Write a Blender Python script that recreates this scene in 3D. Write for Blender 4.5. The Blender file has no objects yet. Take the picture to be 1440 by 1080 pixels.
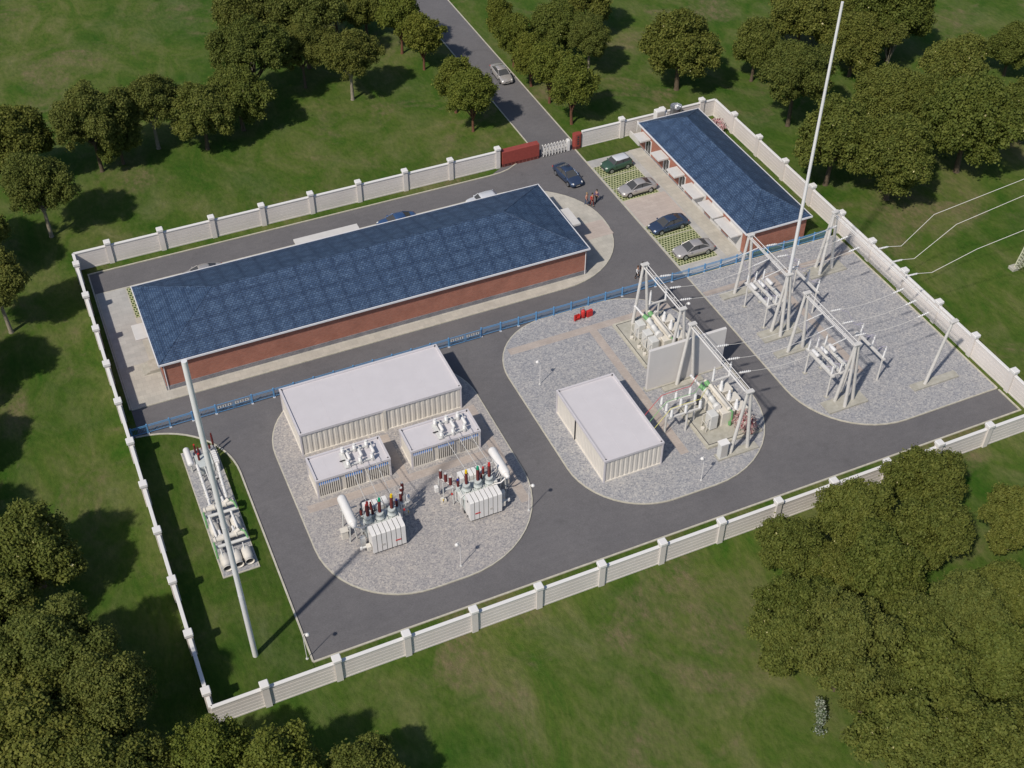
import bpy, math, random
import numpy as np
from mathutils import Vector, Matrix
R = math.radians
sc = bpy.context.scene
col = sc.collection
rnd = random.Random(7)

# ------------------------------------------------------------------ camera
cam = bpy.data.cameras.new('camera'); cam_o = bpy.data.objects.new('camera', cam); col.objects.link(cam_o)
cam.sensor_width = 36.0; cam.lens = 1740.97*36/1440; cam.clip_start = 1; cam.clip_end = 3000
_th, _ro, _ya = 0.754290567, 0.00166975604, 0.417943736
_fw = Vector((math.sin(_ya)*math.cos(_th), math.cos(_ya)*math.cos(_th), -math.sin(_th)))
_r = Vector((math.cos(_ya), -math.sin(_ya), 0)); _u = _r.cross(_fw)
_r2 = math.cos(_ro)*_r + math.sin(_ro)*_u; _u2 = -math.sin(_ro)*_r + math.cos(_ro)*_u
_m = Matrix((( _r2.x, _u2.x, -_fw.x, -0.0989), (_r2.y, _u2.y, -_fw.y, -57.3956), (_r2.z, _u2.z, -_fw.z, 85.0), (0, 0, 0, 1)))
cam_o.matrix_world = _m
sc.camera = cam_o

# ------------------------------------------------------------------ world, sun, exposure
SUN_EL, SUN_AZ = 48.0, 31.3          # light travels towards +X +Y at this angle from +X
w = bpy.data.worlds.new('World'); sc.world = w; w.use_nodes = True
nt = w.node_tree; bg = nt.nodes['Background']
sky = nt.nodes.new('ShaderNodeTexSky'); sky.sky_type = 'NISHITA'; sky.sun_disc = False
sky.sun_elevation = R(SUN_EL); sky.sun_rotation = R(238.7); sky.altitude = 100; sky.air_density = 1.0; sky.dust_density = 1.0; sky.ozone_density = 2.0
nt.links.new(sky.outputs[0], bg.inputs[0]); bg.inputs[1].default_value = 0.08
sl = bpy.data.lights.new('sun', 'SUN'); sl.energy = 3.35; sl.angle = R(1.6); sl.color = (1.0, 0.92, 0.81)
so = bpy.data.objects.new('sun', sl); col.objects.link(so)
d = Vector((math.cos(R(SUN_AZ))*math.cos(R(SUN_EL)), math.sin(R(SUN_AZ))*math.cos(R(SUN_EL)), -math.sin(R(SUN_EL))))
so.rotation_euler = d.to_track_quat('-Z', 'Y').to_euler(); so.location = (-60, -40, 90)
sc.view_settings.view_transform = 'Standard'; sc.view_settings.look = 'None'
sc.view_settings.exposure = 0.13; sc.view_settings.gamma = 1.0
sc.render.engine = 'CYCLES'

# ------------------------------------------------------------------ materials
def mat(name, color, rough=0.7, metal=0.0, spec=0.3):
    m = bpy.data.materials.new(name); m.use_nodes = True
    b = m.node_tree.nodes['Principled BSDF']
    b.inputs['Base Color'].default_value = (*color, 1); b.inputs['Roughness'].default_value = rough
    b.inputs['Metallic'].default_value = metal; b.inputs['Specular IOR Level'].default_value = spec
    return m
class NT:
    def __init__(s, m): s.t = m.node_tree; s.b = s.t.nodes['Principled BSDF']
    def n(s, typ, **kw):
        x = s.t.nodes.new(typ)
        for k, v in kw.items(): setattr(x, k, v)
        return x
    def l(s, a, b): s.t.links.new(a, b)
    def coord(s, kind='Object', scale=(1, 1, 1), rot=(0, 0, 0)):
        c = s.n('ShaderNodeTexCoord'); mp = s.n('ShaderNodeMapping')
        mp.inputs['Scale'].default_value = scale; mp.inputs['Rotation'].default_value = rot
        s.l(c.outputs[kind], mp.inputs[0]); return mp.outputs[0]
    def noise(s, vec, scale, detail=4, rough=0.55, dist=0.0):
        x = s.n('ShaderNodeTexNoise'); x.inputs['Scale'].default_value = scale; x.inputs['Detail'].default_value = detail
        x.inputs['Roughness'].default_value = rough; x.inputs['Distortion'].default_value = dist
        s.l(vec, x.inputs['Vector']); return x.outputs['Fac']
    def voro(s, vec, scale, out='Color', feature='F1'):
        x = s.n('ShaderNodeTexVoronoi', feature=feature); x.inputs['Scale'].default_value = scale
        s.l(vec, x.inputs['Vector']); return x.outputs[out]
    def ramp(s, fac, stops):
        x = s.n('ShaderNodeValToRGB'); e = x.color_ramp.elements
        while len(e) > 1: e.remove(e[-1])
        e[0].position = stops[0][0]; e[0].color = (*stops[0][1], 1)
        for p, c in stops[1:]:
            q = e.new(p); q.color = (*c, 1)
        s.l(fac, x.inputs[0]); return x.outputs[0]
    def mix(s, fac, a, b, mode='MIX'):
        x = s.n('ShaderNodeMix', data_type='RGBA', blend_type=mode)
        if isinstance(fac, (int, float)): x.inputs[0].default_value = fac
        else: s.l(fac, x.inputs[0])
        for i, q in ((6, a), (7, b)):
            if isinstance(q, tuple): x.inputs[i].default_value = (*q, 1)
            else: s.l(q, x.inputs[i])
        return x.outputs[2]
    def math(s, op, a, b=None):
        x = s.n('ShaderNodeMath', operation=op)
        for i, q in ((0, a), (1, b)):
            if q is None: continue
            if isinstance(q, (int, float)): x.inputs[i].default_value = q
            else: s.l(q, x.inputs[i])
        return x.outputs[0]
    def bump(s, h, strength=0.3, dist=0.02):
        x = s.n('ShaderNodeBump'); x.inputs['Strength'].default_value = strength; x.inputs['Distance'].default_value = dist
        s.l(h, x.inputs['Height']); s.l(x.outputs[0], s.b.inputs['Normal'])
    def out(s, c): s.l(c, s.b.inputs['Base Color'])

def m_grass(name, lift=1.0):
    m = mat(name, (0.05, 0.09, 0.02), 0.95, 0, 0.1); t = NT(m)
    v = t.coord(); vs = t.coord('Object', (1, 0.55, 1), (0, 0, R(-32))); vt = t.coord('Object', (1, 0.45, 1), (0, 0, R(28)))
    big = t.noise(v, 0.065, 8, 0.68, 0.7); mid = t.noise(vs, 0.24, 9, 0.70, 0.6); fine = t.noise(vt, 2.6, 6, 0.75)
    c1 = t.ramp(mid, [(0.30, (0.036*lift, 0.098*lift, 0.009*lift)), (0.46, (0.070*lift, 0.116*lift, 0.019*lift)), (0.60, (0.110*lift, 0.138*lift, 0.040*lift)), (0.76, (0.158*lift, 0.170*lift, 0.074*lift))])
    c2 = t.ramp(big, [(0.34, (0.66, 0.84, 0.70)), (0.5, (1.0, 1.0, 1.0)), (0.64, (1.30, 1.12, 1.32))])
    c = t.mix(1.0, c1, c2, 'MULTIPLY')
    br = t.noise(v, 0.075, 6, 0.65, 0.8)
    bf = t.ramp(br, [(0.54, (0, 0, 0)), (0.65, (0.85, 0.85, 0.85))])
    bfn = t.mix(1.0, bf, t.ramp(t.noise(vs, 1.3, 6, 0.75), [(0.38, (0.15, 0.15, 0.15)), (0.62, (1, 1, 1))]), 'MULTIPLY')
    c = t.mix(bfn, c, (0.185*lift, 0.150*lift, 0.085*lift))
    fr = t.ramp(fine, [(0.28, (0.66, 0.72, 0.62)), (0.5, (1, 1, 1)), (0.75, (1.35, 1.28, 1.25))])
    c = t.mix(1.0, c, fr, 'MULTIPLY')
    t.out(c); t.bump(t.noise(v, 7, 5, 0.75), 0.7, 0.08)
    return m
GRASS = m_grass('grass', 0.90); LAWN = m_grass('lawn', 0.82)

def m_asphalt():
    m = mat('asphalt', (0.1, 0.1, 0.105), 0.9, 0, 0.25); t = NT(m); v = t.coord()
    f = t.noise(t.coord('Object', (1, 3.2, 1)), 5.5, 5, 0.75); g2 = t.noise(v, 0.16, 4, 0.6)
    g3 = t.noise(t.coord('Object', (1, 2, 1)), 1.1, 5, 0.6)
    c = t.ramp(f, [(0.25, (0.100, 0.098, 0.102)), (0.5, (0.140, 0.136, 0.142)), (0.78, (0.190, 0.186, 0.192))])
    c = t.mix(1.0, c, t.ramp(g2, [(0.3, (0.9, 0.9, 0.91)), (0.7, (1.1, 1.09, 1.08))]), 'MULTIPLY')
    c = t.mix(1.0, c, t.ramp(g3, [(0.3, (0.93, 0.93, 0.93)), (0.7, (1.06, 1.06, 1.06))]), 'MULTIPLY')
    st = t.ramp(t.noise(v, 0.45, 7, 0.72, 0.5), [(0.30, (0.88, 0.88, 0.88)), (0.42, (1, 1, 1)), (0.66, (1, 1, 1)), (0.78, (1.09, 1.08, 1.06))])
    c = t.mix(1.0, c, st, 'MULTIPLY')
    t.out(c); t.bump(t.noise(v, 30, 3, 0.8), 0.3, 0.01); return m
ASPHALT = m_asphalt()
def m_gravel(name, warm=1.0, sc1=8.0):
    m = mat(name, (0.3, 0.3, 0.33), 0.9, 0, 0.2); t = NT(m); v = t.coord()
    sep = t.n('ShaderNodeSeparateColor'); t.l(t.voro(v, sc1), sep.inputs[0])
    c = t.ramp(sep.outputs[0], [(0.0, (0.235, 0.238, 0.258)), (0.25, (0.295, 0.296, 0.312)), (0.5, (0.342, 0.340, 0.350)), (0.8, (0.385, 0.380, 0.380)), (1.0, (0.475, 0.46, 0.445))])
    sp2 = t.n('ShaderNodeSeparateColor'); t.l(t.voro(v, sc1*0.42), sp2.inputs[0])
    c = t.mix(1.0, c, t.ramp(sp2.outputs[1], [(0.0, (0.93, 0.94, 0.96)), (0.6, (1.01, 1.01, 1.01)), (1.0, (1.05, 1.04, 1.03))]), 'MULTIPLY')
    c = t.mix(1.0, c, t.ramp(t.noise(v, 0.5, 4, 0.6), [(0.3, (0.93, 0.94, 0.96)), (0.7, (1.05, 1.04, 1.02))]), 'MULTIPLY')
    c = t.mix(1.0, c, (warm, 1.0, 2.0-warm), 'MULTIPLY')
    t.out(c); t.bump(t.voro(v, sc1, 'Distance'), 0.6, 0.03); return m
GRAVEL = m_gravel('gravel', 1.0); GRAVELW = m_gravel('fine_gravel', 1.05, 9.0)
def m_brick(name, a, b, mort, bw, bh, scale=1.0, uv=True, rough=0.85, msz=0.012, vary=0.2, off=0.5):
    m = mat(name, a, rough); t = NT(m); v = t.coord('UV' if uv else 'Object')
    br = t.n('ShaderNodeTexBrick'); br.offset = off
    br.inputs['Color1'].default_value = (*a, 1); br.inputs['Color2'].default_value = (*b, 1); br.inputs['Mortar'].default_value = (*mort, 1)
    br.inputs['Scale'].default_value = scale; br.inputs['Mortar Size'].default_value = msz
    br.inputs['Brick Width'].default_value = bw; br.inputs['Row Height'].default_value = bh; br.inputs['Bias'].default_value = 0.0
    t.l(v, br.inputs['Vector'])
    n1 = t.ramp(t.noise(t.coord(), 0.5, 5, 0.65), [(0.3, (1-vary,)*3), (0.7, (1+vary,)*3)])
    c = t.mix(1.0, br.outputs['Color'], n1, 'MULTIPLY')
    t.out(c); t.bump(br.outputs['Fac'], -0.25, 0.01); return m
BRICK = m_brick('red_brick', (0.40, 0.145, 0.095), (0.32, 0.108, 0.072), (0.33, 0.21, 0.165), 0.26, 0.09, msz=0.012, vary=0.14)
PLINTH = m_brick('grey_stone_plinth', (0.19, 0.19, 0.215), (0.27, 0.26, 0.27), (0.12, 0.12, 0.135), 0.30, 0.14, vary=0.2)
PAVE = m_brick('pale_paving', (0.42, 0.40, 0.355), (0.48, 0.455, 0.40), (0.36, 0.34, 0.30), 0.62, 0.62, vary=0.10, msz=0.012)
PAVEG = m_brick('grey_paving', (0.39, 0.385, 0.37), (0.44, 0.43, 0.41), (0.34, 0.33, 0.32), 1.0, 0.6, vary=0.12, msz=0.012)
PAVEP = m_brick('pinkish_paving', (0.44, 0.375, 0.335), (0.48, 0.415, 0.37), (0.38, 0.325, 0.29), 0.9, 0.45, vary=0.08, msz=0.014)
PATH = m_brick('path_paving', (0.40, 0.345, 0.31), (0.44, 0.385, 0.345), (0.35, 0.305, 0.27), 0.45, 0.3, vary=0.1, msz=0.012)
CONC = mat('concrete', (0.42, 0.405, 0.345), 0.85); t = NT(CONC); t.out(t.ramp(t.noise(t.coord(), 1.6, 6, 0.65), [(0.3, (0.33, 0.315, 0.265)), (0.7, (0.47, 0.455, 0.40))]))
KERB = mat('kerb_stone', (0.50, 0.475, 0.40), 0.8); t = NT(KERB); t.out(t.ramp(t.noise(t.coord(), 2.5, 4), [(0.3, (0.42, 0.40, 0.33)), (0.7, (0.56, 0.53, 0.45))]))
def m_turf():
    m = mat('turf_paver', (0.3, 0.3, 0.2), 0.9); t = NT(m); uv = t.coord('UV')
    s = t.n('ShaderNodeSeparateXYZ'); t.l(uv, s.inputs[0])
    a = t.math('FRACT', t.math('MULTIPLY', s.outputs[0], 2.7)); row = t.math('FLOOR', t.math('MULTIPLY', s.outputs[1], 2.7))
    a2 = t.math('FRACT', t.math('ADD', t.math('MULTIPLY', s.outputs[0], 2.7), t.math('MULTIPLY', row, 0.5)))
    b = t.math('FRACT', t.math('MULTIPLY', s.outputs[1], 2.7))
    da = t.math('ABSOLUTE', t.math('SUBTRACT', a2, 0.5)); db = t.math('ABSOLUTE', t.math('SUBTRACT', b, 0.5))
    h = t.math('LESS_THAN', t.math('MAXIMUM', da, db), 0.33)
    g = t.ramp(t.noise(t.coord(), 8, 3), [(0.3, (0.022, 0.045, 0.010)), (0.7, (0.06, 0.085, 0.02))])
    k = t.ramp(t.noise(t.coord(), 3, 3), [(0.3, (0.32, 0.34, 0.17)), (0.7, (0.48, 0.49, 0.30))])
    t.out(t.mix(h, k, g)); return m
TURF = m_turf()
def m_roof():
    m = mat('blue_slate', (0.03, 0.055, 0.11), 0.55, 0, 0.4); t = NT(m); uv = t.coord('UV')
    br = t.n('ShaderNodeTexBrick'); br.inputs['Scale'].default_value = 1; br.inputs['Brick Width'].default_value = 0.34; br.inputs['Row Height'].default_value = 0.24
    br.inputs['Mortar Size'].default_value = 0.022; br.inputs['Color1'].default_value = (0.040, 0.076, 0.150, 1); br.inputs['Color2'].default_value = (0.078, 0.130, 0.222, 1)
    br.inputs['Mortar'].default_value = (0.016, 0.028, 0.055, 1); t.l(uv, br.inputs['Vector'])
    s = t.n('ShaderNodeSeparateXYZ'); t.l(uv, s.inputs[0])
    a = t.math('SINE', t.math('MULTIPLY', s.outputs[0], 2*math.pi/2.0)); b = t.math('SINE', t.math('MULTIPLY', s.outputs[1], 2*math.pi/2.0))
    cl = t.math('MULTIPLY', t.math('MULTIPLY', t.math('SUBTRACT', 1.0, a), t.math('SUBTRACT', 1.0, b)), 0.25)
    ln = t.ramp(t.math('MAXIMUM', a, b), [(0.5, (1.04, 1.04, 1.04)), (0.82, (1.0, 1.0, 1.0)), (1.0, (0.74, 0.77, 0.82))])
    fn = t.noise(uv, 4.5, 3, 0.7)
    f2 = t.math('ADD', t.math('MULTIPLY', cl, 0.10), t.math('MULTIPLY', fn, 0.95))
    c = t.mix(1.0, br.outputs['Color'], t.ramp(f2, [(0.3, (0.55, 0.58, 0.62)), (0.6, (0.95, 0.95, 0.95)), (0.85, (1.75, 1.65, 1.5))]), 'MULTIPLY')
    c = t.mix(1.0, c, ln, 'MULTIPLY')
    t.out(c); t.bump(br.outputs['Fac'], -0.5, 0.02); return m
ROOF = m_roof()
WALLW = mat('white_render', (0.62, 0.585, 0.545), 0.8); t = NT(WALLW); t.out(t.mix(1.0, t.ramp(t.noise(t.coord('Object', (1, 1, 7)), 1.4, 5, 0.6), [(0.3, (0.665, 0.625, 0.60)), (0.7, (0.70, 0.665, 0.64))]), t.ramp(t.noise(t.coord(), 0.35, 4), [(0.3, (0.93, 0.93, 0.93)), (0.7, (1.04, 1.04, 1.04))]), 'MULTIPLY'))
WALLC = mat('wall_cap', (0.72, 0.71, 0.70), 0.7)
def weather(name, c, rough=0.55, amt=0.1, sc_=1.2, metal=0.0, spec=0.35):
    m = mat(name, c, rough, metal, spec); t = NT(m)
    t.out(t.ramp(t.noise(t.coord(), sc_, 6, 0.65), [(0.3, tuple(x*(1-amt) for x in c)), (0.7, tuple(min(1, x*(1+amt)) for x in c))])); return m
FASCIA = weather('white_fascia', (0.70, 0.70, 0.72), amt=0.05)
CONTR = weather('container_roof', (0.59, 0.565, 0.585), 0.7, 0.035, 0.6)
CONTW = weather('container_wall', (0.66, 0.625, 0.57), 0.65, 0.06, 0.8)
SLAB = weather('canopy_slab', (0.60, 0.585, 0.565), 0.75, 0.06)
FIREW = weather('fire_wall_render', (0.63, 0.61, 0.595), 0.8, 0.04, 0.5)
STEEL = weather('galvanised_steel', (0.60, 0.585, 0.56), 0.5, 0.08, 2.0)
MAST = weather('mast_paint', (0.74, 0.74, 0.75), 0.4, 0.04, 1.0)
WHITE = weather('white_paint', (0.77, 0.755, 0.735), 0.4, 0.04)
GREYW = weather('light_grey_paint', (0.62, 0.62, 0.60), 0.45, 0.06, 2.0)
CREAM = weather('cream_paint', (0.66, 0.625, 0.56), 0.5, 0.06, 1.5)
GREYG = weather('pale_green_grey', (0.52, 0.56, 0.55), 0.5, 0.06, 2.0)
PORC = mat('white_porcelain', (0.70, 0.70, 0.70), 0.25)
DARKR = mat('dark_red_porcelain', (0.115, 0.022, 0.020), 0.3)
RED = mat('red_paint', (0.52, 0.035, 0.032), 0.4); GREENP = mat('green_paint', (0.16, 0.36, 0.15), 0.45)
TEAL = mat('teal_cap', (0.01, 0.32, 0.17), 0.4); YELLOW = mat('yellow_cap', (0.75, 0.50, 0.01), 0.4); BLUEC = mat('blue_cap', (0.02, 0.03, 0.30), 0.4)
BLACK = mat('black_rubber', (0.015, 0.015, 0.017), 0.6); DARK = mat('dark_recess', (0.05, 0.05, 0.055), 0.7)
BLUEF = mat('blue_fence_paint', (0.12, 0.30, 0.54), 0.45); REDG = weather('red_granite', (0.29, 0.062, 0.050), 0.5, 0.12, 3.0)
REDB = m_brick('red_granite_base', (0.14, 0.035, 0.03), (0.09, 0.03, 0.03), (0.28, 0.12, 0.10), 0.5, 0.5, msz=0.03)
GLASS = mat('window_glass', (0.03, 0.035, 0.045), 0.08, 0, 0.6); BLUEB = mat('blue_band', (0.10, 0.33, 0.85), 0.2, 0, 0.6)
CARGLASS = mat('car_glass', (0.07, 0.072, 0.075), 0.12, 0, 0.35)
PLATE = mat('grey_plate', (0.52, 0.50, 0.47), 0.5, 0, 0.3)
WIRE = mat('aluminium_wire', (0.68, 0.66, 0.62), 0.5); WIREP = mat('jumper_wire', (0.50, 0.46, 0.60), 0.5)
CHROME = mat('bright_metal', (0.55, 0.57, 0.60), 0.3, 0.8)
BARK = weather('bark', (0.10, 0.075, 0.05), 0.9, 0.3, 6); BARKR = weather('reddish_bark', (0.13, 0.06, 0.035), 0.9, 0.3, 6); BARKP = weather('pale_bark', (0.25, 0.22, 0.17), 0.9, 0.25, 5)
def m_leaf(name, ca, cb, flower=None, fp=0.997):
    m = mat(name, ca, 0.65, 0, 0.2); t = NT(m)
    g = t.n('ShaderNodeNewGeometry'); oi = t.n('ShaderNodeObjectInfo')
    c = t.mix(g.outputs['Random Per Island'], ca, cb)
    c = t.mix(1.0, c, t.ramp(oi.outputs['Random'], [(0, (0.82, 0.92, 0.86)), (0.5, (0.95, 1.0, 1.0)), (1, (1.04, 1.04, 1.0))]), 'MULTIPLY')
    c = t.mix(1.0, c, t.ramp(t.noise(t.coord(), 0.9, 3), [(0.3, (0.82, 0.86, 0.82)), (0.7, (1.15, 1.1, 1.05))]), 'MULTIPLY')
    if flower:
        x = t.math('FRACT', t.math('MULTIPLY', g.outputs['Random Per Island'], 37.0))
        c = t.mix(t.math('GREATER_THAN', x, fp), c, flower)
    t.out(c)
    tr = t.n('ShaderNodeBsdfTranslucent'); t.l(c, tr.inputs['Color'])
    mx = t.n('ShaderNodeMixShader'); mx.inputs[0].default_value = 0.36
    t.l(t.b.outputs[0], mx.inputs[1]); t.l(tr.outputs[0], mx.inputs[2])
    t.l(mx.outputs[0], t.t.nodes['Material Output'].inputs['Surface']); return m
LEAF_D = m_leaf('dark_olive_leaf', (0.124, 0.148, 0.030), (0.212, 0.220, 0.052), (0.75, 0.70, 0.35), 0.9988)
LEAF_U = m_leaf('soft_olive_leaf', (0.124, 0.146, 0.033), (0.204, 0.212, 0.053))
LEAF_R = m_leaf('bright_olive_leaf', (0.140, 0.165, 0.028), (0.225, 0.235, 0.046))
LEAF_P = m_leaf('pink_petal', (0.80, 0.36, 0.42), (0.88, 0.80, 0.78), (0.22, 0.02, 0.03), 0.86)
LEAF_S = m_leaf('silvery_leaf', (0.28, 0.33, 0.26), (0.55, 0.55, 0.50), (0.10, 0.14, 0.06), 0.6)

# ------------------------------------------------------------------ mesh helpers
class MB:
    def __init__(s): s.v = []; s.f = []; s.m = []; s.s = []; s.mats = []; s.M = Matrix.Identity(4)
    def mi(s, m):
        if m not in s.mats: s.mats.append(m)
        return s.mats.index(m)
    def add(s, vs, fs, m, smooth=False):
        o = len(s.v); s.v += [tuple(s.M @ Vector(p)) for p in vs]; k = s.mi(m)
        for f in fs: s.f.append(tuple(o+i for i in f)); s.m.append(k); s.s.append(smooth)
    def box(s, x0, x1, y0, y1, z0, z1, m, b=0.0):
        if b <= 0:
            vs = [(x0, y0, z0), (x1, y0, z0), (x1, y1, z0), (x0, y1, z0), (x0, y0, z1), (x1, y0, z1), (x1, y1, z1), (x0, y1, z1)]
            s.add(vs, [(3, 2, 1, 0), (4, 5, 6, 7), (0, 1, 5, 4), (1, 2, 6, 5), (2, 3, 7, 6), (3, 0, 4, 7)], m)
        else:   # chamfered top and vertical corners
            o = [(x0+b, y0), (x1-b, y0), (x1, y0+b), (x1, y1-b), (x1-b, y1), (x0+b, y1), (x0, y1-b), (x0, y0+b)]
            i = [(x0+b, y0+b), (x1-b, y0+b), (x1-b, y0+b), (x1-b, y1-b), (x1-b, y1-b), (x0+b, y1-b), (x0+b, y1-b), (x0+b, y0+b)]
            vs = [(x, y, z0) for x, y in o]+[(x, y, z1-b) for x, y in o]+[(x0+b, y0+b, z1), (x1-b, y0+b, z1), (x1-b, y1-b, z1), (x0+b, y1-b, z1)]
            fs = [tuple(reversed(range(8)))]+[(k, (k+1) % 8, 8+(k+1) % 8, 8+k) for k in range(8)]+[(16, 17, 18, 19)]
            fs += [(8, 9, 17, 16), (9, 10, 17), (10, 11, 18, 17), (11, 12, 18), (12, 13, 19, 18), (13, 14, 19), (14, 15, 16, 19), (15, 8, 16)]
            s.add(vs, fs, m)
    def prism(s, poly, z0, z1, m, mtop=None):
        n = len(poly); vs = [(x, y, z0) for x, y in poly]+[(x, y, z1) for x, y in poly]
        s.add(vs, [tuple(reversed(range(n)))]+[(k, (k+1) % n, n+(k+1) % n, n+k) for k in range(n)], m)
        s.add([(x, y, z1) for x, y in poly], [tuple(range(n))], mtop or m)
    def lathe(s, p0, p1, prof, m, n=12, caps=True):
        p0 = Vector(p0); p1 = Vector(p1); a = (p1-p0); L = a.length; a = a/L
        u = a.orthogonal().normalized(); w_ = a.cross(u); vs = []; fs = []
        for t_, r in prof:
            for k in range(n):
                an = 2*math.pi*k/n; vs.append(tuple(p0+a*(t_*L)+(u*math.cos(an)+w_*math.sin(an))*r))
        for j in range(len(prof)-1):
            for k in range(n): fs.append((j*n+k, j*n+(k+1) % n, (j+1)*n+(k+1) % n, (j+1)*n+k))
        s.add(vs, fs, m, True)
        if caps:
            q = len(prof)-1; s.add(vs[:n], [tuple(reversed(range(n)))], m); s.add(vs[q*n:], [tuple(range(n))], m)
    def cyl(s, p0, p1, r0, m, r1=None, n=12): s.lathe(p0, p1, [(0, r0), (1, r0 if r1 is None else r1)], m, n)
    def caps_cyl(s, p0, p1, r, m, n=16):   # domed cylinder
        s.lathe(p0, p1, [(0, r*0.3), (0.015, r*0.7), (0.05, r*0.93), (0.09, r), (0.91, r), (0.95, r*0.93), (0.985, r*0.7), (1, r*0.3)], m, n)
    def tube(s, pts, r, m, n=6):
        for a, b in zip(pts[:-1], pts[1:]): s.cyl(a, b, r, m, n=n)
    def ins(s, p0, p1, r, m, sheds=8, core=0.45, n=10):
        pr = [(0, r*0.7), (0.03, r*core)]
        for k in range(sheds):
            a = 0.05+0.9*k/sheds; st = 0.9/sheds; pr += [(a, r*core), (a+st*0.25, r), (a+st*0.45, r*0.95), (a+st*0.6, r*core)]
        pr += [(0.97, r*core), (0.98, r*0.6), (1, r*0.6)]
        s.lathe(p0, p1, pr, m, n)
    def build(s, name, parent=None, origin=None):
        me = bpy.data.meshes.new(name); o_ = Vector(origin) if origin else None
        vs = s.v if o_ is None else [tuple(Vector(p)-o_) for p in s.v]
        me.from_pydata(vs, [], s.f)
        for m in s.mats: me.materials.append(m)
        me.polygons.foreach_set('material_index', s.m); me.polygons.foreach_set('use_smooth', s.s)
        uvl = me.uv_layers.new(name='UVMap'); z = Vector((0, 0, 1))
        for p in me.polygons:
            n = p.normal
            if abs(n.z) > 0.97: U = Vector((1, 0, 0)); V = Vector((0, 1, 0))
            else: U = z.cross(n).normalized(); V = n.cross(U)
            for li in p.loop_indices:
                c = me.vertices[me.loops[li].vertex_index].co; uvl.data[li].uv = (c.dot(U), c.dot(V))
        me.update(); o = bpy.data.objects.new(name, me); col.objects.link(o)
        if o_ is not None: o.location = o_
        if parent: o.parent = parent
        return o
def tag(o, label=None, cat=None, group=None, kind=None):
    if label: o['label'] = label
    if cat: o['category'] = cat
    if group: o['group'] = group
    if kind: o['kind'] = kind
    return o
def thing(name, label, cat, loc=(0, 0, 0), rz=0.0, group=None):
    o = bpy.data.objects.new(name, None); col.objects.link(o); o.location = loc; o.rotation_euler = (0, 0, rz); o.empty_display_size = 0.3
    return tag(o, label, cat, group)
def dup(root, loc, rz=0.0, label=None, group=None, scale=None):
    r = root.copy(); col.objects.link(r); r.location = loc; r.rotation_euler = (0, 0, rz)
    if scale: r.scale = scale
    if label: r['label'] = label
    if group: r['group'] = group
    for ch in list(root.children):
        c = ch.copy(); col.objects.link(c); c.parent = r
        for g in list(ch.children):
            e = g.copy(); col.objects.link(e); e.parent = c
    return r
def struct(name, mb): o = mb.build(name); o['kind'] = 'structure'; return o

def rrect(x0, x1, y0, y1, r, d=0.0, n=12):    # r = radii (SW, SE, NE, NW); d = inset
    x0 += d; x1 -= d; y0 += d; y1 -= d; out = []
    for (cx, cy, a0, rr) in ((x0, y0, 180, r[0]), (x1, y0, 270, r[1]), (x1, y1, 0, r[2]), (x0, y1, 90, r[3])):
        rr = max(rr-d, 0)
        if rr < 0.05: out.append((cx, cy)); continue
        ox = cx+rr if cx == x0 else cx-rr; oy = cy+rr if cy == y0 else cy-rr
        for k in range(n+1):
            a = R(a0+90*k/n); out.append((ox+rr*math.cos(a), oy+rr*math.sin(a)))
    return out
def strip(mb, pts, wd, z0, z1, m):            # kerb along a polyline
    P = [Vector((x, y)) for x, y in pts]; L = []; Rr = []
    for i, p in enumerate(P):
        a = (P[i]-P[i-1]).normalized() if i else (P[1]-P[0]).normalized()
        b = (P[i+1]-P[i]).normalized() if i < len(P)-1 else a
        t_ = (a+b).normalized(); nn = Vector((-t_.y, t_.x)); k = wd/2/max(0.5, nn.dot(Vector((-a.y, a.x))))
        L.append(p+nn*k); Rr.append(p-nn*k)
    n = len(P); vs = [(*p, z) for z in (z0, z1) for p in L+Rr]
    fs = []
    for i in range(n-1):
        fs += [(2*n+i, 3*n+i, 3*n+i+1, 2*n+i+1), (i, i+1, 2*n+i+1, 2*n+i)[::-1], (n+i, n+i+1, 3*n+i+1, 3*n+i)]
    fs += [(0, n, 3*n, 2*n), (n-1, 2*n-1, 4*n-1, 3*n-1)[::-1]]
    mb.add(vs, fs, m)

# ================================================================== GROUND
g = MB()
N = 40
g.add([(-700, -700, 0), (800, -700, 0), (800, 800, 0), (-700, 800, 0)], [(0, 1, 2, 3)], GRASS); struct('grass_ground', g)
g = MB(); g.add([(x, y, 0.012) for x, y in ((0.25, 1.8), (80.6, 1.8), (80.6, 33.2), (61.3, 33.2), (61.3, 61.9), (52.0, 61.9), (49.0, 60.15), (0.95, 60.15), (0.95, 33.2), (0.25, 33.2))], [tuple(range(10))], ASPHALT); struct('yard_asphalt', g)
g = MB(); g.add([(56.45, 61.9, 0.012), (61.75, 61.9, 0.012), (61.75, 260, 0.012), (56.45, 260, 0.012)], [(0, 1, 2, 3)], ASPHALT); struct('entry_road', g)
k = MB()
strip(k, [(56.4, 62.2), (56.4, 260)], 0.14, 0, 0.07, KERB); strip(k, [(61.8, 62.6), (61.8, 260)], 0.14, 0, 0.07, KERB)
strip(k, [(8.6, 1.7), (80.7, 1.7), (80.7, 4.9)], 0.16, 0, 0.1, KERB); strip(k, [(80.7, 5.1), (80.7, 33.0)], 0.07, 0, 0.15, KERB)
strip(k, [(0.88, 36.9), (0.88, 60.25), (49.0, 60.25), (50.6, 60.35), (51.8, 60.65), (53.2, 61.4)], 0.14, 0, 0.1, KERB)
strip(k, [(61.25, 33.35), (61.25, 61.9)], 0.14, 0, 0.12, KERB)
LAWNP = [(8.6, 1.85)]+[(0.1+8.5*math.cos(R(a)), 24.4+8.5*math.sin(R(a))) for a in range(0, 91, 6)]
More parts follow.
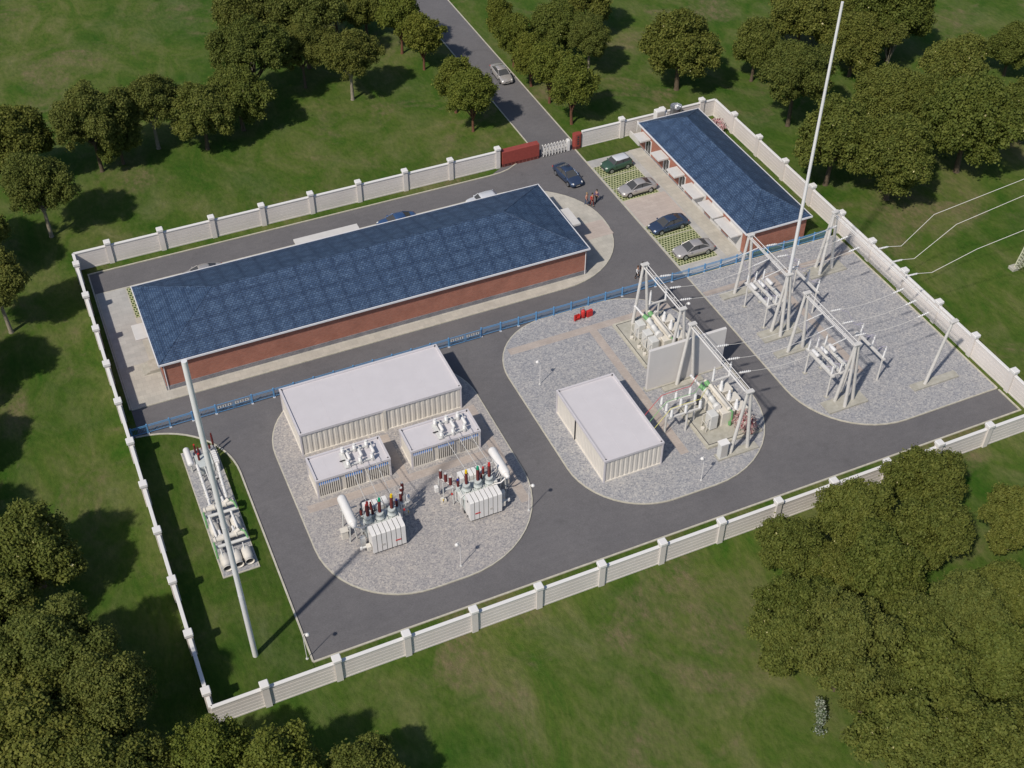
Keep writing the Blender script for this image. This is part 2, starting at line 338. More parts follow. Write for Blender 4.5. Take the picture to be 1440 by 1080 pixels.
strip(k, [(8.6, 1.7)]+LAWNP[1:-1]+[(0.6, 32.9)], 0.16, 0, 0.12, KERB)
struct('kerb_stones', k)
g = MB(); g.add([(x, y, 0.045) for x, y in [(0.1, 1.0)]+[(8.55, 1.0)]+LAWNP[1:]], [tuple(range(len(LAWNP)+1))], LAWN); struct('lawn', g)
g = MB(); g.add([(x, y, 0.05) for x, y in ((61.3, 58.25), (68.9, 58.25), (68.9, 61.5), (61.3, 61.5))], [(0, 1, 2, 3)], LAWN); struct('lawn', g)
ISL = 0.124
def island(name, args, fill, w_=0.11):
    a = MB(); a.prism(rrect(*args), 0, 0.12, KERB); struct('island_kerb', a)
    b = MB(); p = rrect(*args, d=w_); b.add([(x, y, ISL) for x, y in p], [tuple(range(len(p)))], fill); struct(name, b)
island('gravel_bed', (12.15, 32.85, 4.6, 32.75, (8.2, 9.5, 7.5, 7.5)), GRAVELW)
island('gravel_bed', (36.6, 57.85, 5.15, 33.2, (7.5, 9.5, 7.5, 7.0)), GRAVEL)
island('gravel_bed', (61.2, 80.66, 5.05, 33.1, (8.5, 0, 0, 0)), GRAVEL)
island('building_paving', (0.98, 57.75, 36.75, 56.35, (0, 9.5, 9.5, 0)), PAVE, 0.11)
a = MB(); a.add([(x, y, 0.12) for x, y in ((61.32, 33.35), (69.4, 33.35), (69.4, 58.2), (61.32, 58.2))], [(0, 1, 2, 3)], PAVEG); struct('car_park_paving', a)
def patch(name, x0, x1, y0, y1, z, m):
    a = MB(); a.add([(x0, y0, z), (x1, y0, z), (x1, y1, z), (x0, y1, z)], [(0, 1, 2, 3)], m); return struct(name, a)
patch('turf_paving', 61.4, 66.3, 48.75, 56.65, 0.125, TURF); patch('turf_paving', 61.4, 66.3, 35.15, 43.25, 0.125, TURF)
patch('pink_paving', 61.4, 67.0, 43.3, 48.7, 0.125, PAVEP)
patch('turf_paving', 4.25, 48.0, 50.6, 56.1, 0.128, TURF)
patch('pink_paving', 52.3, 57.55, 43.6, 46.6, 0.128, PAVEP)
patch('grey_paving_patch', 1.15, 4.1, 43.2, 56.2, 0.128, PAVEG)
patch('small_building_apron', 69.4, 80.6, 33.35, 60.3, 0.05, LAWN)
k = MB()
for y in (56.65, 54.15, 51.45, 48.75, 43.25, 40.6, 37.85, 35.15): k.box(61.4, 66.35, y-0.05, y+0.05, 0.12, 0.135, KERB)
for a_, b_ in ((48.8, 56.6), (35.2, 43.2)): k.box(66.3, 66.4, a_, b_, 0.12, 0.134, KERB)
struct('parking_bay_marking', k)
for args in ((38.2, 57.0, 29.15, 30.1), (47.2, 48.1, 9.8, 29.15), (61.4, 80.4, 29.35, 30.1), (69.2, 70.0, 12.5, 29.35)): patch('paved_path', *args, 0.129, PATH)
for args in ((13.0, 31.9, 16.95, 17.85), (31.0, 31.9, 10.4, 16.95), (31.0, 31.9, 17.85, 24.0), (21.9, 22.8, 17.85, 23.6)): patch('paved_path', *args, 0.129, PATH)
g = MB(); g.prism([(61.3, 61.2), (61.3, 61.9), (56.5, 61.9), (56.5, 61.2)], 0.0, 0.016, ASPHALT); struct('gate_threshold', g)

# ================================================================== PERIMETER WALLS
def wall(name, label, p0, p1, pillars, flip=1, h=2.35):
    p0 = Vector((*p0, 0)); p1 = Vector((*p1, 0)); L = (p1-p0).length; ang = math.atan2(p1.y-p0.y, p1.x-p0.x)
    o = thing(name, label, 'wall', p0, ang, 'boundary walls around the compound')
    cuts = [0]+[q for q in pillars]+[L]
    for a_, b_ in zip(cuts[:-1], cuts[1:]):
        if b_-a_ < 0.5: continue
        a1 = a_+(0.28 if a_ in pillars else 0); b1 = b_-(0.28 if b_ in pillars else 0)
        mb = MB(); n = 5; bh = (h-0.13-0.15)/n
        mb.box(a1, b1, -0.13, 0.13, 0, 0.15, WALLW)
        for i in range(n):
            z = 0.15+i*bh
            mb.box(a1, b1, -0.10, 0.10, z, z+bh*0.88, WALLW); mb.box(a1, b1, -0.08, 0.08, z+bh*0.88, z+bh, WALLW)
        ch = mb.build('wall_panel', o)
        cp = MB(); cp.box(a1, b1, -0.16, 0.16, h-0.13, h, WALLC, 0.03); cp.build('coping', ch)
    for q in pillars:
        mb = MB(); mb.box(q-0.27, q+0.27, -0.27, 0.27, 0, 2.62, WALLW); ch = mb.build('pillar', o)
        cp = MB(); cp.box(q-0.36, q+0.36, -0.36, 0.36, 2.6, 2.90, WALLC, 0.05); cp.build('pillar_cap', ch)
    return o
wall('boundary_wall', 'white boundary wall down the left side of the yard beside the blue roofed hall', (0, -0.6), (0, 61.6), [1.25+5.84*i for i in range(11)])
wall('boundary_wall', 'long white boundary wall along the bottom edge of the yard, in front of the gravel islands', (0, -0.62), (82, -0.62), [4.25+5.83*i for i in range(14)])
wall('boundary_wall', 'white boundary wall running behind the long blue roofed hall up to the red gate wall', (0, 61.6), (51.2, 61.6), [3.75+5.83*i for i in range(8)]+[50.75])
wall('boundary_wall', 'short white boundary wall between the red rounded pillar and the far right corner', (62.2, 61.6), (81.4, 61.6), [5.6, 11.4, 17.2])
wall('boundary_wall', 'white boundary wall down the right side behind the small blue roofed building and switchyard', (81.4, 61.6), (81.4, -0.6), [4.7+5.83*i for i in range(10)])

def rounded_block(label, x0, x1, y0, y1, h, cat, name):
    o = thing(name, label, cat, ((x0+x1)/2, (y0+y1)/2, 0)); hx = (x1-x0)/2; hy = (y1-y0)/2; r = min(hx, hy)*0.98
    mb = MB(); mb.prism(rrect(-hx, hx, -hy, hy, (r,)*4, n=6), 0.45, h-0.06, REDG)
    mb.prism(rrect(-hx, hx, -hy, hy, (r,)*4, d=0.04, n=6), h-0.06, h, REDG); mb.build('granite_body', o)
    b2 = MB(); b2.prism(rrect(-hx, hx, -hy, hy, (r,)*4, d=0.03, n=6), 0, 0.45, REDB); b2.build('granite_base', o); return o
o = thing('gate_wall', 'long low red granite wall left of the white sliding gate', 'wall', (53.8, 61.75, 0))
mb = MB(); mb.box(-2.5, 2.5, -0.42, 0.42, 0.42, 2.15, REDG, 0.04); mb.build('granite_body', o)
mb = MB(); mb.box(-2.46, 2.46, -0.39, 0.39, 0, 0.42, REDB); mb.build('granite_base', o)
o = rounded_block('red granite pillar with rounded ends right of the sliding gate', 60.98, 62.18, 61.25, 62.05, 2.15, 'pillar', 'gate_pillar')
mb = MB(); 
for i in range(4): mb.box(-0.12, 0.12, -0.43, -0.415, 0.75+0.32*i, 0.95+0.32*i, DARK)
mb.build('plaque', o)
o = thing('sliding_gate', 'white folding sliding gate across the entry road beside the red wall', 'gate', (56.75, 61.6, 0))
for i in range(9):
    x = 0.1+i*0.41; mb = MB()
    for s_ in (-1, 1):
        mb.tube([(x, s_*0.28, 0.08), (x, s_*0.20, 1.35), (x, s_*0.10, 1.6)], 0.05, WHITE); mb.cyl((x-.03, s_*.28, .06), (x+.03, s_*.28, .06), 0.06, BLACK, n=10)
    mb.cyl((x, -0.1, 1.6), (x, 0.1, 1.6), 0.05, WHITE, n=6); mb.box(x-0.02, x+0.02, -0.24, 0.24, 0.5, 0.56, WHITE); mb.build('upright_frame', o)
for y in (-0.24, 0.24):
    mb = MB()
    for i in range(8):
        x = 0.1+i*0.41
        for z in (0.25, 0.65, 1.05): mb.cyl((x, y, z), (x+0.41, y, z+0.35), 0.018, WHITE, n=5); mb.cyl((x, y, z+0.35), (x+0.41, y, z), 0.018, WHITE, n=5)
    mb.build('scissor_lattice', o)
mb = MB(); mb.box(3.42, 3.78, -0.26, 0.26, 0.08, 1.62, WHITE, 0.05); mb.build('drive_head', o)

# ================================================================== BUILDINGS
def hip_roof(root, x0, x1, y0, y1, ze, zr, along, mt=ROOF):
    mb = MB(); h = 0.0
    if along == 'x': r = (y1-y0)/2+0.6; A = (x0+r, (y0+y1)/2, zr); B = (x1-r, (y0+y1)/2, zr)
    else: r = (x1-x0)/2; A = ((x0+x1)/2, y0+r, zr); B = ((x0+x1)/2, y1-r, zr)
    c = [(x0, y0, ze), (x1, y0, ze), (x1, y1, ze), (x0, y1, ze)]
    vs = c+[A, B]
    if along == 'x': fs = [(0, 1, 5, 4), (1, 2, 5), (2, 3, 4, 5), (3, 0, 4)]
    else: fs = [(0, 1, 4), (1, 2, 5, 4), (2, 3, 5), (3, 0, 4, 5)]
    mb.add(vs, fs, mt); mb.add(c, [(3, 2, 1, 0)], FASCIA); o = mb.build('roof', root)
    rg = MB(); hips = [(c[0], A), (c[3] if along == 'x' else c[1], A), (c[1] if along == 'x' else c[3], B), (c[2], B), (A, B)]
    for p, q in hips: rg.cyl((p[0], p[1], p[2]+0.0), (q[0], q[1], q[2]+0.0), 0.055, mt, n=6)
    rg.build('ridge_tiles', o)
    fm = MB(); t_ = 0.10
    fm.box(x0-t_, x1+t_, y0-t_, y0, ze-0.15, ze+0.04, FASCIA); fm.box(x0-t_, x1+t_, y1, y1+t_, ze-0.15, ze+0.04, FASCIA)
    fm.box(x0-t_, x0, y0, y1, ze-0.15, ze+0.04, FASCIA); fm.box(x1, x1+t_, y0, y1, ze-0.15, ze+0.04, FASCIA); fm.build('gutter', o)
    return o
def walls(root, x0, x1, y0, y1, h, t_=0.06, pl=0.5):
    mb = MB(); mb.box(x0, x1, y0, y1, pl, h, BRICK); mb.build('wall', root)
    mb = MB(); mb.box(x0-t_, x1+t_, y0-t_, y1+t_, 0.0, pl, PLINTH); mb.build('plinth', root)
def window(root, cx, cy, z0, z1, wd, nx, ny):
    ux, uy = -ny, nx; o = thing_part('window', root)
    mb = MB(); mb.M = Matrix.Translation((cx, cy, 0)) @ Matrix(((ux, nx, 0, 0), (uy, ny, 0, 0), (0, 0, 1, 0), (0, 0, 0, 1)))
    f = 0.06
    mb.box(-wd/2, wd/2, -0.02, 0.04, z0, z0+f, WHITE); mb.box(-wd/2, wd/2, -0.02, 0.04, z1-f, z1, WHITE)
    for x in (-wd/2, -f/2, wd/2-f): mb.box(x, x+f, -0.02, 0.035, z0+f, z1-f, WHITE)
    fr = mb.build('window', root)
    g_ = MB(); g_.M = mb.M.copy(); g_.box(-wd/2+f, wd/2-f, -0.02, 0.012, z0+f, z1-f, GLASS); g_.build('pane', fr)
    s_ = MB(); s_.M = mb.M.copy(); s_.box(-wd/2-0.1, wd/2+0.1, 0.0, 0.12, z0-0.08, z0-0.002, SLAB); s_.build('sill', fr)
def thing_part(*a): return None
def door(root, cx, cy, wd, h, nx, ny, z0=0.12):
    ux, uy = -ny, nx; mb = MB(); T = Matrix.Translation((cx, cy, z0)) @ Matrix(((ux, nx, 0, 0), (uy, ny, 0, 0), (0, 0, 1, 0), (0, 0, 0, 1))); mb.M = T
    mb.box(-wd/2, wd/2, -0.02, 0.03, 0, h, GREYW); mb.box(-wd/2-0.07, -wd/2, -0.02, 0.05, 0, h+0.07, WHITE); mb.box(wd/2, wd/2+0.07, -0.02, 0.05, 0, h+0.07, WHITE)
    o = mb.build('door', root); g_ = MB(); g_.M = T
    g_.box(-wd/2+0.12, -0.06, 0.0, 0.04, 0.25, h-0.12, GLASS); g_.box(0.06, wd/2-0.12, 0.0, 0.04, 0.25, h-0.12, GLASS); g_.build('door_glass', o)
    q = MB(); q.M = T; q.cyl((0.04, 0.07, 0.9), (0.04, 0.07, 1.25), 0.018, CHROME, n=6); q.cyl((-0.04, 0.07, 0.9), (-0.04, 0.07, 1.25), 0.018, CHROME, n=6); q.build('handle', o)

hall = thing('main_building', 'long single storey red brick hall with a blue slate hipped roof', 'building', (0, 0, 0.124))
walls(hall, 4.85, 51.25, 38.2, 51.0, 3.5)
hip_roof(hall, 4.60, 51.38, 37.9, 51.25, 3.6, 6.2, 'x')
def slab(root, x0, x1, y0, y1, z, th=0.2):
    mb = MB(); mb.box(x0, x1, y0, y1, z-th, z, SLAB, 0.02); return mb.build('canopy', root)
slab(hall, 3.35, 4.94, 43.7, 46.2, 2.7); slab(hall, 51.26, 53.1, 43.4, 46.7, 2.85, 0.25); slab(hall, 22.7, 30.1, 51.01, 53.7, 2.7)
door(hall, 4.95, 44.95, 1.8, 2.2, -1, 0, 0); door(hall, 51.25, 44.9, 1.8, 2.2, 1, 0, 0); door(hall, 26.5, 51.0, 3.0, 2.3, 0, 1, 0)
for x in (7.5, 11.5, 15.5, 19.5, 33.5, 37.5, 41.5, 45.5, 49): window(hall, x, 51.0, 1.0, 2.5, 1.6, 0, 1)
mb = MB()
for i in range(3): mb.box(3.2+0.3*i, 4.88, 41.2, 42.9, 0.13*i, 0.13*(i+1), CONC)
mb.build('entrance_steps', hall)
mb = MB()
for x in (23.2, 29.6): mb.box(x-0.15, x+0.15, 53.2, 53.5, 0, 2.5, SLAB)
mb.build('canopy_post', hall)
for x, y in ((5.0, 38.12), (51.1, 38.12)):
    mb = MB(); mb.cyl((x, y, 0.05), (x, y, 3.1), 0.05, FASCIA, n=8); mb.build('downpipe', hall)

hut = thing('small_building', 'narrow red brick building with a blue hipped roof, door canopies and parked cars in front', 'building', (0, 0, 0.1))
walls(hut, 69.05, 77.05, 34.15, 58.75, 3.05, 0.03, 0.16)
hip_roof(hut, 68.82, 77.35, 33.8, 59.15, 3.12, 5.3, 'y')
for y in (57.2, 52.65, 48.75):
    slab(hut, 67.6, 69.04, y-0.97, y+0.97, 2.42, 0.22); door(hut, 69.05, y-0.55, 1.3, 2.1, -1, 0, 0.02)
for y0, y1 in ((43.1, 46.15), (38.9, 42.3), (34.9, 38.6)):
    mb = MB(); mb.box(67.58, 69.04, y0, y1, 2.16, 2.32, SLAB, 0.02); mb.build('garage_canopy', hut)
for y0, y1 in ((42.8, 45.6), (39.0, 41.4), (34.8, 37.4)):
    mb = MB(); mb.box(68.98, 69.045, y0, y1, 0.0, 2.6, SLAB); mb.build('garage_panel', hut)
mb = MB(); mb.box(67.2, 68.9, 34.6, 58.3, 0.02, 0.045, PAVE); mb.build('footpath', hut)
mb = MB(); mb.cyl((68.95, 58.9, 2.9), (68.95, 59.6, 3.1), 0.07, WHITE, n=8); mb.cyl((68.95, 59.6, 1.6), (68.95, 59.6, 3.1), 0.05, WHITE, n=8); mb.build('downpipe', hut)
mb = MB(); mb.box(68.9, 69.1, 58.8, 61.3, -0.05, 0.75, SLAB); mb.build('low_wall', hut)
for y in (36.5, 41, 46, 51, 56): window(hut, 77.05, y, 1.0, 2.2, 1.4, 1, 0)

def tank():
    o = thing('water_tank', 'galvanised cylindrical tank behind the small building roof', 'tank', (74.75, 60.25, 0.05))
    mb = MB(); mb.lathe((0, 0, 0), (0, 0, 3.6), [(0, .70), (.1, .70), (.11, .73), (.13, .70), (.5, .70), (.51, .73), (.53, .70), (.93, .70), (.95, .75), (1, .75)], CHROME, 24, False)
    mb.cyl((0, 0, 0.1), (0, 0, 3.35), 0.68, CHROME, n=24); mb.build('tank_shell', o)
    mb = MB(); mb.cyl((0, 0, 3.35), (0, 0, 3.62), 0.16, WHITE, n=10)
    for k_ in range(4): mb.M = Matrix.Rotation(R(90*k_), 4, 'Z'); mb.box(0.1, 0.66, -0.03, 0.03, 3.38, 3.44, CHROME)
    mb.build('fan_hub', o)
    o = thing('equipment_cabinet', 'pale grey cabinet left of the galvanised tank behind the small building', 'cabinet', (72.45, 60.35, 0.05))
    mb = MB(); mb.box(-0.62, 0.62, -0.4, 0.4, 0.1, 3.55, WHITE, 0.04); mb.build('housing', o)
    mb = MB(); mb.box(-0.5, 0.5, -0.43, -0.405, 0.25, 3.4, PLATE); mb.build('door', o)
    mb = MB(); mb.box(0.66, 1.05, -0.3, 0.35, 0.0, 3.0, WHITE, 0.05); mb.build('fan_box', o)
tank()

# ================================================================== CONTAINERS
def corr(mb, x0, x1, y, z0, z1, pitch, depth, m, ndir):   # corrugated sheet along x at y, bulging to ndir
    n = max(1, int(round((x1-x0)/pitch))); p = (x1-x0)/n; prof = []
    for i in range(n):
        a = x0+i*p; prof += [(a, 0), (a+p*0.22, 0), (a+p*0.36, depth), (a+p*0.84, depth), (a+p*0.98, 0)]
    prof.append((x1, 0))
    vs = [(x, y+ndir*dd, z0) for x, dd in prof]+[(x, y+ndir*dd, z1) for x, dd in prof]; q = len(prof)
    mb.add(vs, [(i, i+1, q+i+1, q+i) if ndir < 0 else (i+1, i, q+i, q+i+1) for i in range(q-1)], m)
def container(name, label, x0, x1, y0, y1, h, pitch=0.5, parapet=True, group=None, longx=True, body_only=False):
    cx, cy = (x0+x1)/2, (y0+y1)/2; o = thing(name, label, 'container', (cx, cy, ISL), 0, group)
    a, b = (x1-x0)/2, (y1-y0)/2
    mb = MB(); mb.box(-a+.15, a-.15, -b+.15, b-.15, 0.05, h-0.265, CONTW)
    if not body_only: corr(mb, -a+.12, a-.12, -b+.12, 0.15, h-0.262, pitch, 0.05, CONTW, -1)
    corr(mb, -a+.12, a-.12, b-.12, 0.15, h-0.262, pitch, 0.05, CONTW, 1)
    mb.M = Matrix.Rotation(R(90), 4, 'Z')
    corr(mb, -b+.12, b-.12, a-.12, 0.15, h-0.262, pitch*0.6, 0.045, CONTW, 1); corr(mb, -b+.12, b-.12, -a+.12, 0.15, h-0.262, pitch*0.6, 0.045, CONTW, -1)
    mb.build('wall', o)
    fr = MB()
    for sx in (-1, 1):
        for sy in (-1, 1): fr.box(min(sx*a, sx*(a-.14)), max(sx*a, sx*(a-.14)), min(sy*b, sy*(b-.14)), max(sy*b, sy*(b-.14)), 0, h-0.262, CONTR)
    for z0, z1 in ((0, 0.15),):
        fr.box(-a+.14, a-.14, -b, -b+.13, z0, z1, CONTW); fr.box(-a+.14, a-.14, b-.13, b, z0, z1, CONTW); fr.box(-a, -a+.13, -b+.14, b-.14, z0, z1, CONTW); fr.box(a-.13, a, -b+.14, b-.14, z0, z1, CONTW)
    fr.build('frame', o)
    rf = MB(); rf.box(-a, a, -b, b, h-0.26, h-0.15, CONTR); r_ = rf.build('roof', o)
    sm = MB()
    nb = 5 if a > b else 3
    for i in range(1, nb): xx = -a+2*a*i/nb; sm.box(xx-0.012, xx+0.012, -b+.18, b-.18, h-0.15, h-0.142, CONTR)
    sm.build('roof_seam', r_)
    rr = MB(); e = 0.16
    rr.box(-a-.03, a+.03, -b-.03, -b+e, h-0.262, h, CONTR); rr.box(-a-.03, a+.03, b-e, b+.03, h-0.262, h, CONTR); rr.box(-a-.03, -a+e, -b+e, b-e, h-0.262, h, CONTR); rr.box(a-e, a+.03, -b+e, b-e, h-0.262, h, CONTR)
    rr.build('roof_rim', r_)
    cc = MB()
    for sx in (-1, 1):
        for sy in (-1, 1): cc.box(sx*(a-.18)-.06, sx*(a-.18)+.06, sy*(b-.18)-.06, sy*(b-.18)+.06, h-0.15, h+0.03, DARK)
    cc.build('lifting_socket', r_)
    return o, a, b
o, a, b = container('switchgear_container', 'large flat roofed white container behind the two smaller transformer cabins', 14.5, 30.7, 24.0, 30.75, 2.9, 0.52)
mb = MB(); mb.box(0.05, 0.35, -b-0.04, -b+0.1, 0.0, 2.75, CREAM); mb.build('joint_post', o)
o, a, b = container('switchgear_container', 'flat roofed white container with blank roof on the middle gravel island', 38.85, 44.95, 9.5, 19.75, 2.95, 0.5)
mb = MB(); mb.box(-a-0.05, -a+0.05, 0.9, 1.0, 0.1, 2.7, DARK); mb.build('panel_joint', o)
def sub(label, x0, x1, group):
    y0, y1 = 18.3, 21.45; o, a, b = container('reactor_cabin', label, x0, x1, y0, y1, 2.35, 0.5, body_only=True, group=group)
    n = 3; wd = 2*a/n
    for i in range(3):
        xa = -a+0.2+i*(2*a-0.4)/3+(0.28 if i else 0); xb = -a+0.2+(i+1)*(2*a-0.4)/3-(0.28 if i < 2 else 0)
        lv = MB(); lv.box(xa, xb, -b+0.085, -b+0.13, 0.2, 2.1, DARK); L_ = lv.build('louvre', o)
        gl = MB(); gl.box(xa, xb, -b+0.06, -b+0.084, 1.55, 1.92, BLUEB); gl.build('blue_strip', L_)  # plain blue band behind the upper part of the slats
        s_ = MB(); m_ = int((xb-xa)/0.19)
        for k_ in range(m_+1):
            x = xa+(xb-xa)*k_/m_; s_.box(x-0.055, x+0.055, -b+0.02, -b+0.055, 0.15, 1.70, CONTW); s_.box(x-0.035, x+0.035, -b+0.03, -b+0.055, 1.70, 2.15, CONTW)
        s_.build('louvre_slat', L_)
    rg = MB(); ox = -a+3.3
    rg.box(ox-0.35, ox+0.1, -1.15, 0.9, 2.29, 2.40, GREYW); rg.box(ox-0.6, ox-0.1, -0.28, -0.18, 2.44, 2.50, BLACK)
    for k_ in range(3):
        x = ox+0.0+k_*1.15
        for y, zz in ((0.75, 0.3), (-0.95, 0.28)):
            rg.cyl((x, y, 2.29), (x, y, 2.62), 0.2, GREYW); rg.ins((x, y, 2.6), (x, y, 2.6+zz+0.15), 0.21, PORC, 4, 0.65); rg.cyl((x-0.02, y, 2.7+zz), (x-0.02, y, 2.85+zz), 0.13, WHITE)
        rg.caps_cyl((x+0.28, -0.55, 2.72), (x+0.28, 0.35, 2.72), 0.15, WHITE); rg.box(x+0.2, x+0.36, -0.3, 0.1, 2.3, 2.62, GREYW)
        rg.tube([(x, 0.75, 2.98), (x+0.35, 0.55, 2.92), (x+0.4, 0.3, 2.7)], 0.045, GREYW)
    for y in (-0.95, 0.75): rg.box(ox-0.1, ox+2.4, y-0.08, y+0.08, 2.36, 2.48, GREYW)
    rg.build('roof_bushings', o)
    return [(x0+3.3+k_*1.15, (y0+y1)/2-0.95, ISL+3.05) for k_ in range(3)]
SB1 = sub('left of the two small louvred cabins with blue strips, in front of the big container', 14.25, 21.35, 'small louvred cabins')
SB2 = sub('right of the two small louvred cabins with blue strips, beside the path and right transformer', 23.35, 30.3, 'small louvred cabins')

# ================================================================== TRANSFORMERS
def transformer(label):
    o = thing('power_transformer', label, 'transformer', (18.25, 12.1, ISL), 0, 'oil filled power transformers with dark red bushings')
    mb = MB(); mb.box(-1.5, 1.5, -0.82, 1.0, 0.25, 2.05, GREYG, 0.06); mb.box(-1.6, 1.6, -0.84, 1.08, 1.78, 1.86, GREYG)
    for x in (-1.1, -0.4, 0.4, 1.1): mb.box(x-0.04, x+0.04, 1.0, 1.1, 0.3, 1.7, GREYW)
    mb.box(-1.6, 1.6, -0.8, -0.6, 0, 0.25, DARK); mb.box(-1.6, 1.6, 0.5, 0.7, 0, 0.25, DARK); mb.build('tank', o)
    for (ya, yb, xa, n, zt) in ((-2.05, -0.85, -1.55, 7, 2.62), (1.2, 2.1, -1.05, 5, 2.45)):
        bk = MB(); bk.box(xa+.02, xa+n*.445-.08, ya+.05, yb-.05, .27, zt-.07, DARK); bk.build('radiator_gap_shade', o)  # dark box put in to paint the shade in the gaps between panels
        for i in range(n):
            r_ = MB(); x = xa+i*0.445
            P_ = [(ya, 0.25), (ya, zt-0.12), (ya+0.12, zt), (yb-0.05, zt), (yb, zt-0.1), (yb, 0.25)]
            vs = [(x, y, z) for y, z in P_]+[(x+0.385, y, z) for y, z in P_]; q = 6
            r_.add(vs, [tuple(range(q)), tuple(reversed(range(q, 2*q)))]+[((k_+1) % q, k_, q+k_, q+(k_+1) % q) for k_ in range(q)], WHITE)
            r_.cyl((x+0.2, ya+0.1, 0.1), (x+0.2, ya+0.1, 0.25), 0.06, DARK, n=6); r_.build('radiator', o)
        hh = MB(); hh.cyl((xa, (ya+yb)/2, 0.32), (xa+n*0.445, (ya+yb)/2, 0.32), 0.09, DARK, n=8); hh.cyl((xa, (ya+yb)/2, zt-0.35), (xa+n*0.445-.03, (ya+yb)/2, zt-0.35), 0.12, DARK, n=8); hh.build('header_pipe', o)
    mb = MB(); mb.box(0.55, 1.05, -2.075, -2.053, 0.95, 1.08, RED); mb.box(-0.7, -0.4, -2.07, -2.053, 0.9, 1.15, PLATE); mb.build('nameplate', o)
    for x, cm in ((-1.2, RED), (-0.1, TEAL), (1.0, YELLOW)):
        t_ = MB(); t_.lathe((x, 0.05, 1.9), (x+0.02, -0.02, 2.95), [(0, .38), (.3, .38), (.32, .43), (.38, .43), (.4, .36), (.85, .34), (.87, .38), (1, .32)], GREYG, 14); u_ = t_.build('turret', o)
        b_ = MB(); b_.ins((x+.02, -.02, 2.95), (x+.05, -.12, 4.5), 0.155, DARKR, 13, 0.62); b_.build('bushing', u_)
        c_ = MB(); c_.cyl((x+.05, -.12, 4.5), (x+.06, -.14, 4.84), 0.135, cm, 0.11); c_.build('bushing_cap', u_)
    for x, y, cm, z1 in ((-1.55, 0.75, BLACK, 3.1), (-1.0, 0.95, RED, 3.15), (-0.55, 1.0, DARKR, 3.2), (1.65, 0.45, BLUEC, 3.2), (-0.6, 0.45, DARKR, 2.9)):
        t_ = MB(); t_.cyl((x, y, 1.85), (x, y, 2.4), 0.22, GREYG); u_ = t_.build('turret', o)
        b_ = MB(); b_.ins((x, y, 2.4), (x, y, z1), 0.13, DARKR, 5, 0.6); b_.cyl((x, y, z1), (x, y, z1+0.14), 0.09, cm); b_.build('bushing', u_)
    c_ = MB(); c_.caps_cyl((-2.65, -0.55, 3.05), (-2.65, 2.95, 3.05), 0.42, WHITE, 20); c_.lathe((-2.65, -0.55, 3.05), (-2.65, -0.95, 3.05), [(0, .3), (.3, .3), (.32, .22), (.8, .22), (1, .1)], WHITE, 14); cc = c_.build('conservator', o)
    s_ = MB()
    for y in (0.2, 2.2):
        s_.tube([(-2.95, y, 0), (-2.75, y, 2.7)], 0.06, GREYW); s_.tube([(-2.3, y, 0.2), (-2.5, y, 2.7)], 0.06, GREYW); s_.box(-3.0, -1.5, y-0.05, y+0.05, 2.0, 2.1, GREYW)
    s_.build('conservator_bracket', o)
    p_ = MB(); p_.tube([(-2.45, -0.7, 2.8), (-2.0, -0.75, 2.5), (-1.5, -0.5, 2.3), (-1.2, -0.3, 2.0)], 0.06, WHITE, 8)
    p_.tube([(-2.4, 0.5, 2.75), (-2.0, 0.5, 2.3), (-1.4, 0.4, 2.1)], 0.045, WHITE, 8); p_.tube([(-1.3, -0.45, 2.2), (0.0, -0.6, 2.15), (1.4, -0.5, 2.2), (1.75, -0.5, 1.9), (1.8, -0.5, 0.4)], 0.04, WHITE, 6)
    p_.tube([(1.5, 0.6, 2.0), (1.9, 0.5, 1.9), (1.95, 0.3, 0.8), (1.7, 0.2, 0.5)], 0.05, GREYW, 6)
    for i in range(6): p_.tube([(-1.6, -0.4+0.3*i, 1.6), (-1.75-0.05*i, -0.4+0.3*i, 1.2), (-1.8, -0.3+0.25*i, 0.3)], 0.03, GREYW, 5)
    for i in range(9): xx = -1.5+.36*i; p_.tube([(xx, .55, 2.05), (xx+.1, .62, 2.35), (xx+.22, .4, 2.2), (xx+.2, -.5, 2.12)], .028, WHITE, 5)
    for i in range(5): p_.tube([(-2.3, .1+.25*i, 2.75), (-2.05, .0+.25*i, 2.2+.1*i), (-1.7, .1+.2*i, 2.4), (-1.45, .1+.2*i, 2.1)], .025, WHITE, 5)
    p_.box(-1.9, -1.55, -.3, .3, 1.4, 2.3, GREYW, .04); p_.box(1.55, 1.8, -.5, .3, .9, 1.9, GREYW, .04)
    p_.build('pipework', o)
    k_ = MB(); k_.box(-2.3, -1.85, -1.1, -0.7, 0.3, 1.5, GREYW, 0.04); k_.box(-2.0, -1.6, -1.9, -1.4, 0.6, 1.1, CREAM, 0.04); k_.cyl((-2.4, -1.5, 0.8), (-1.6, -1.5, 0.8), 0.1, GREYW); k_.box(-2.55, -2.35, -1.6, -1.4, 0.65, 0.95, WHITE, 0.03); k_.build('control_box', o)
    k_ = MB(); k_.box(-3.5, -2.9, 0.7, 1.2, 0.0, 0.9, CREAM, 0.03); k_.box(-3.55, -2.85, 0.65, 1.25, 0.9, 0.97, CREAM); k_.build('junction_box', o)
    e_ = MB(); e_.box(-2.4, 2.4, -2.3, -2.2, 0, 0.02, CONC); e_ = MB()
    e_.cyl((2.75, 1.35, 0), (2.75, 1.35, 2.5), 0.05, GREYW); e_.cyl((2.1, 0.6, 0), (2.1, 0.6, 2.3), 0.05, GREYW); e_.box(2.05, 2.8, 0.5, 0.6, 2.3, 2.42, GREYW)
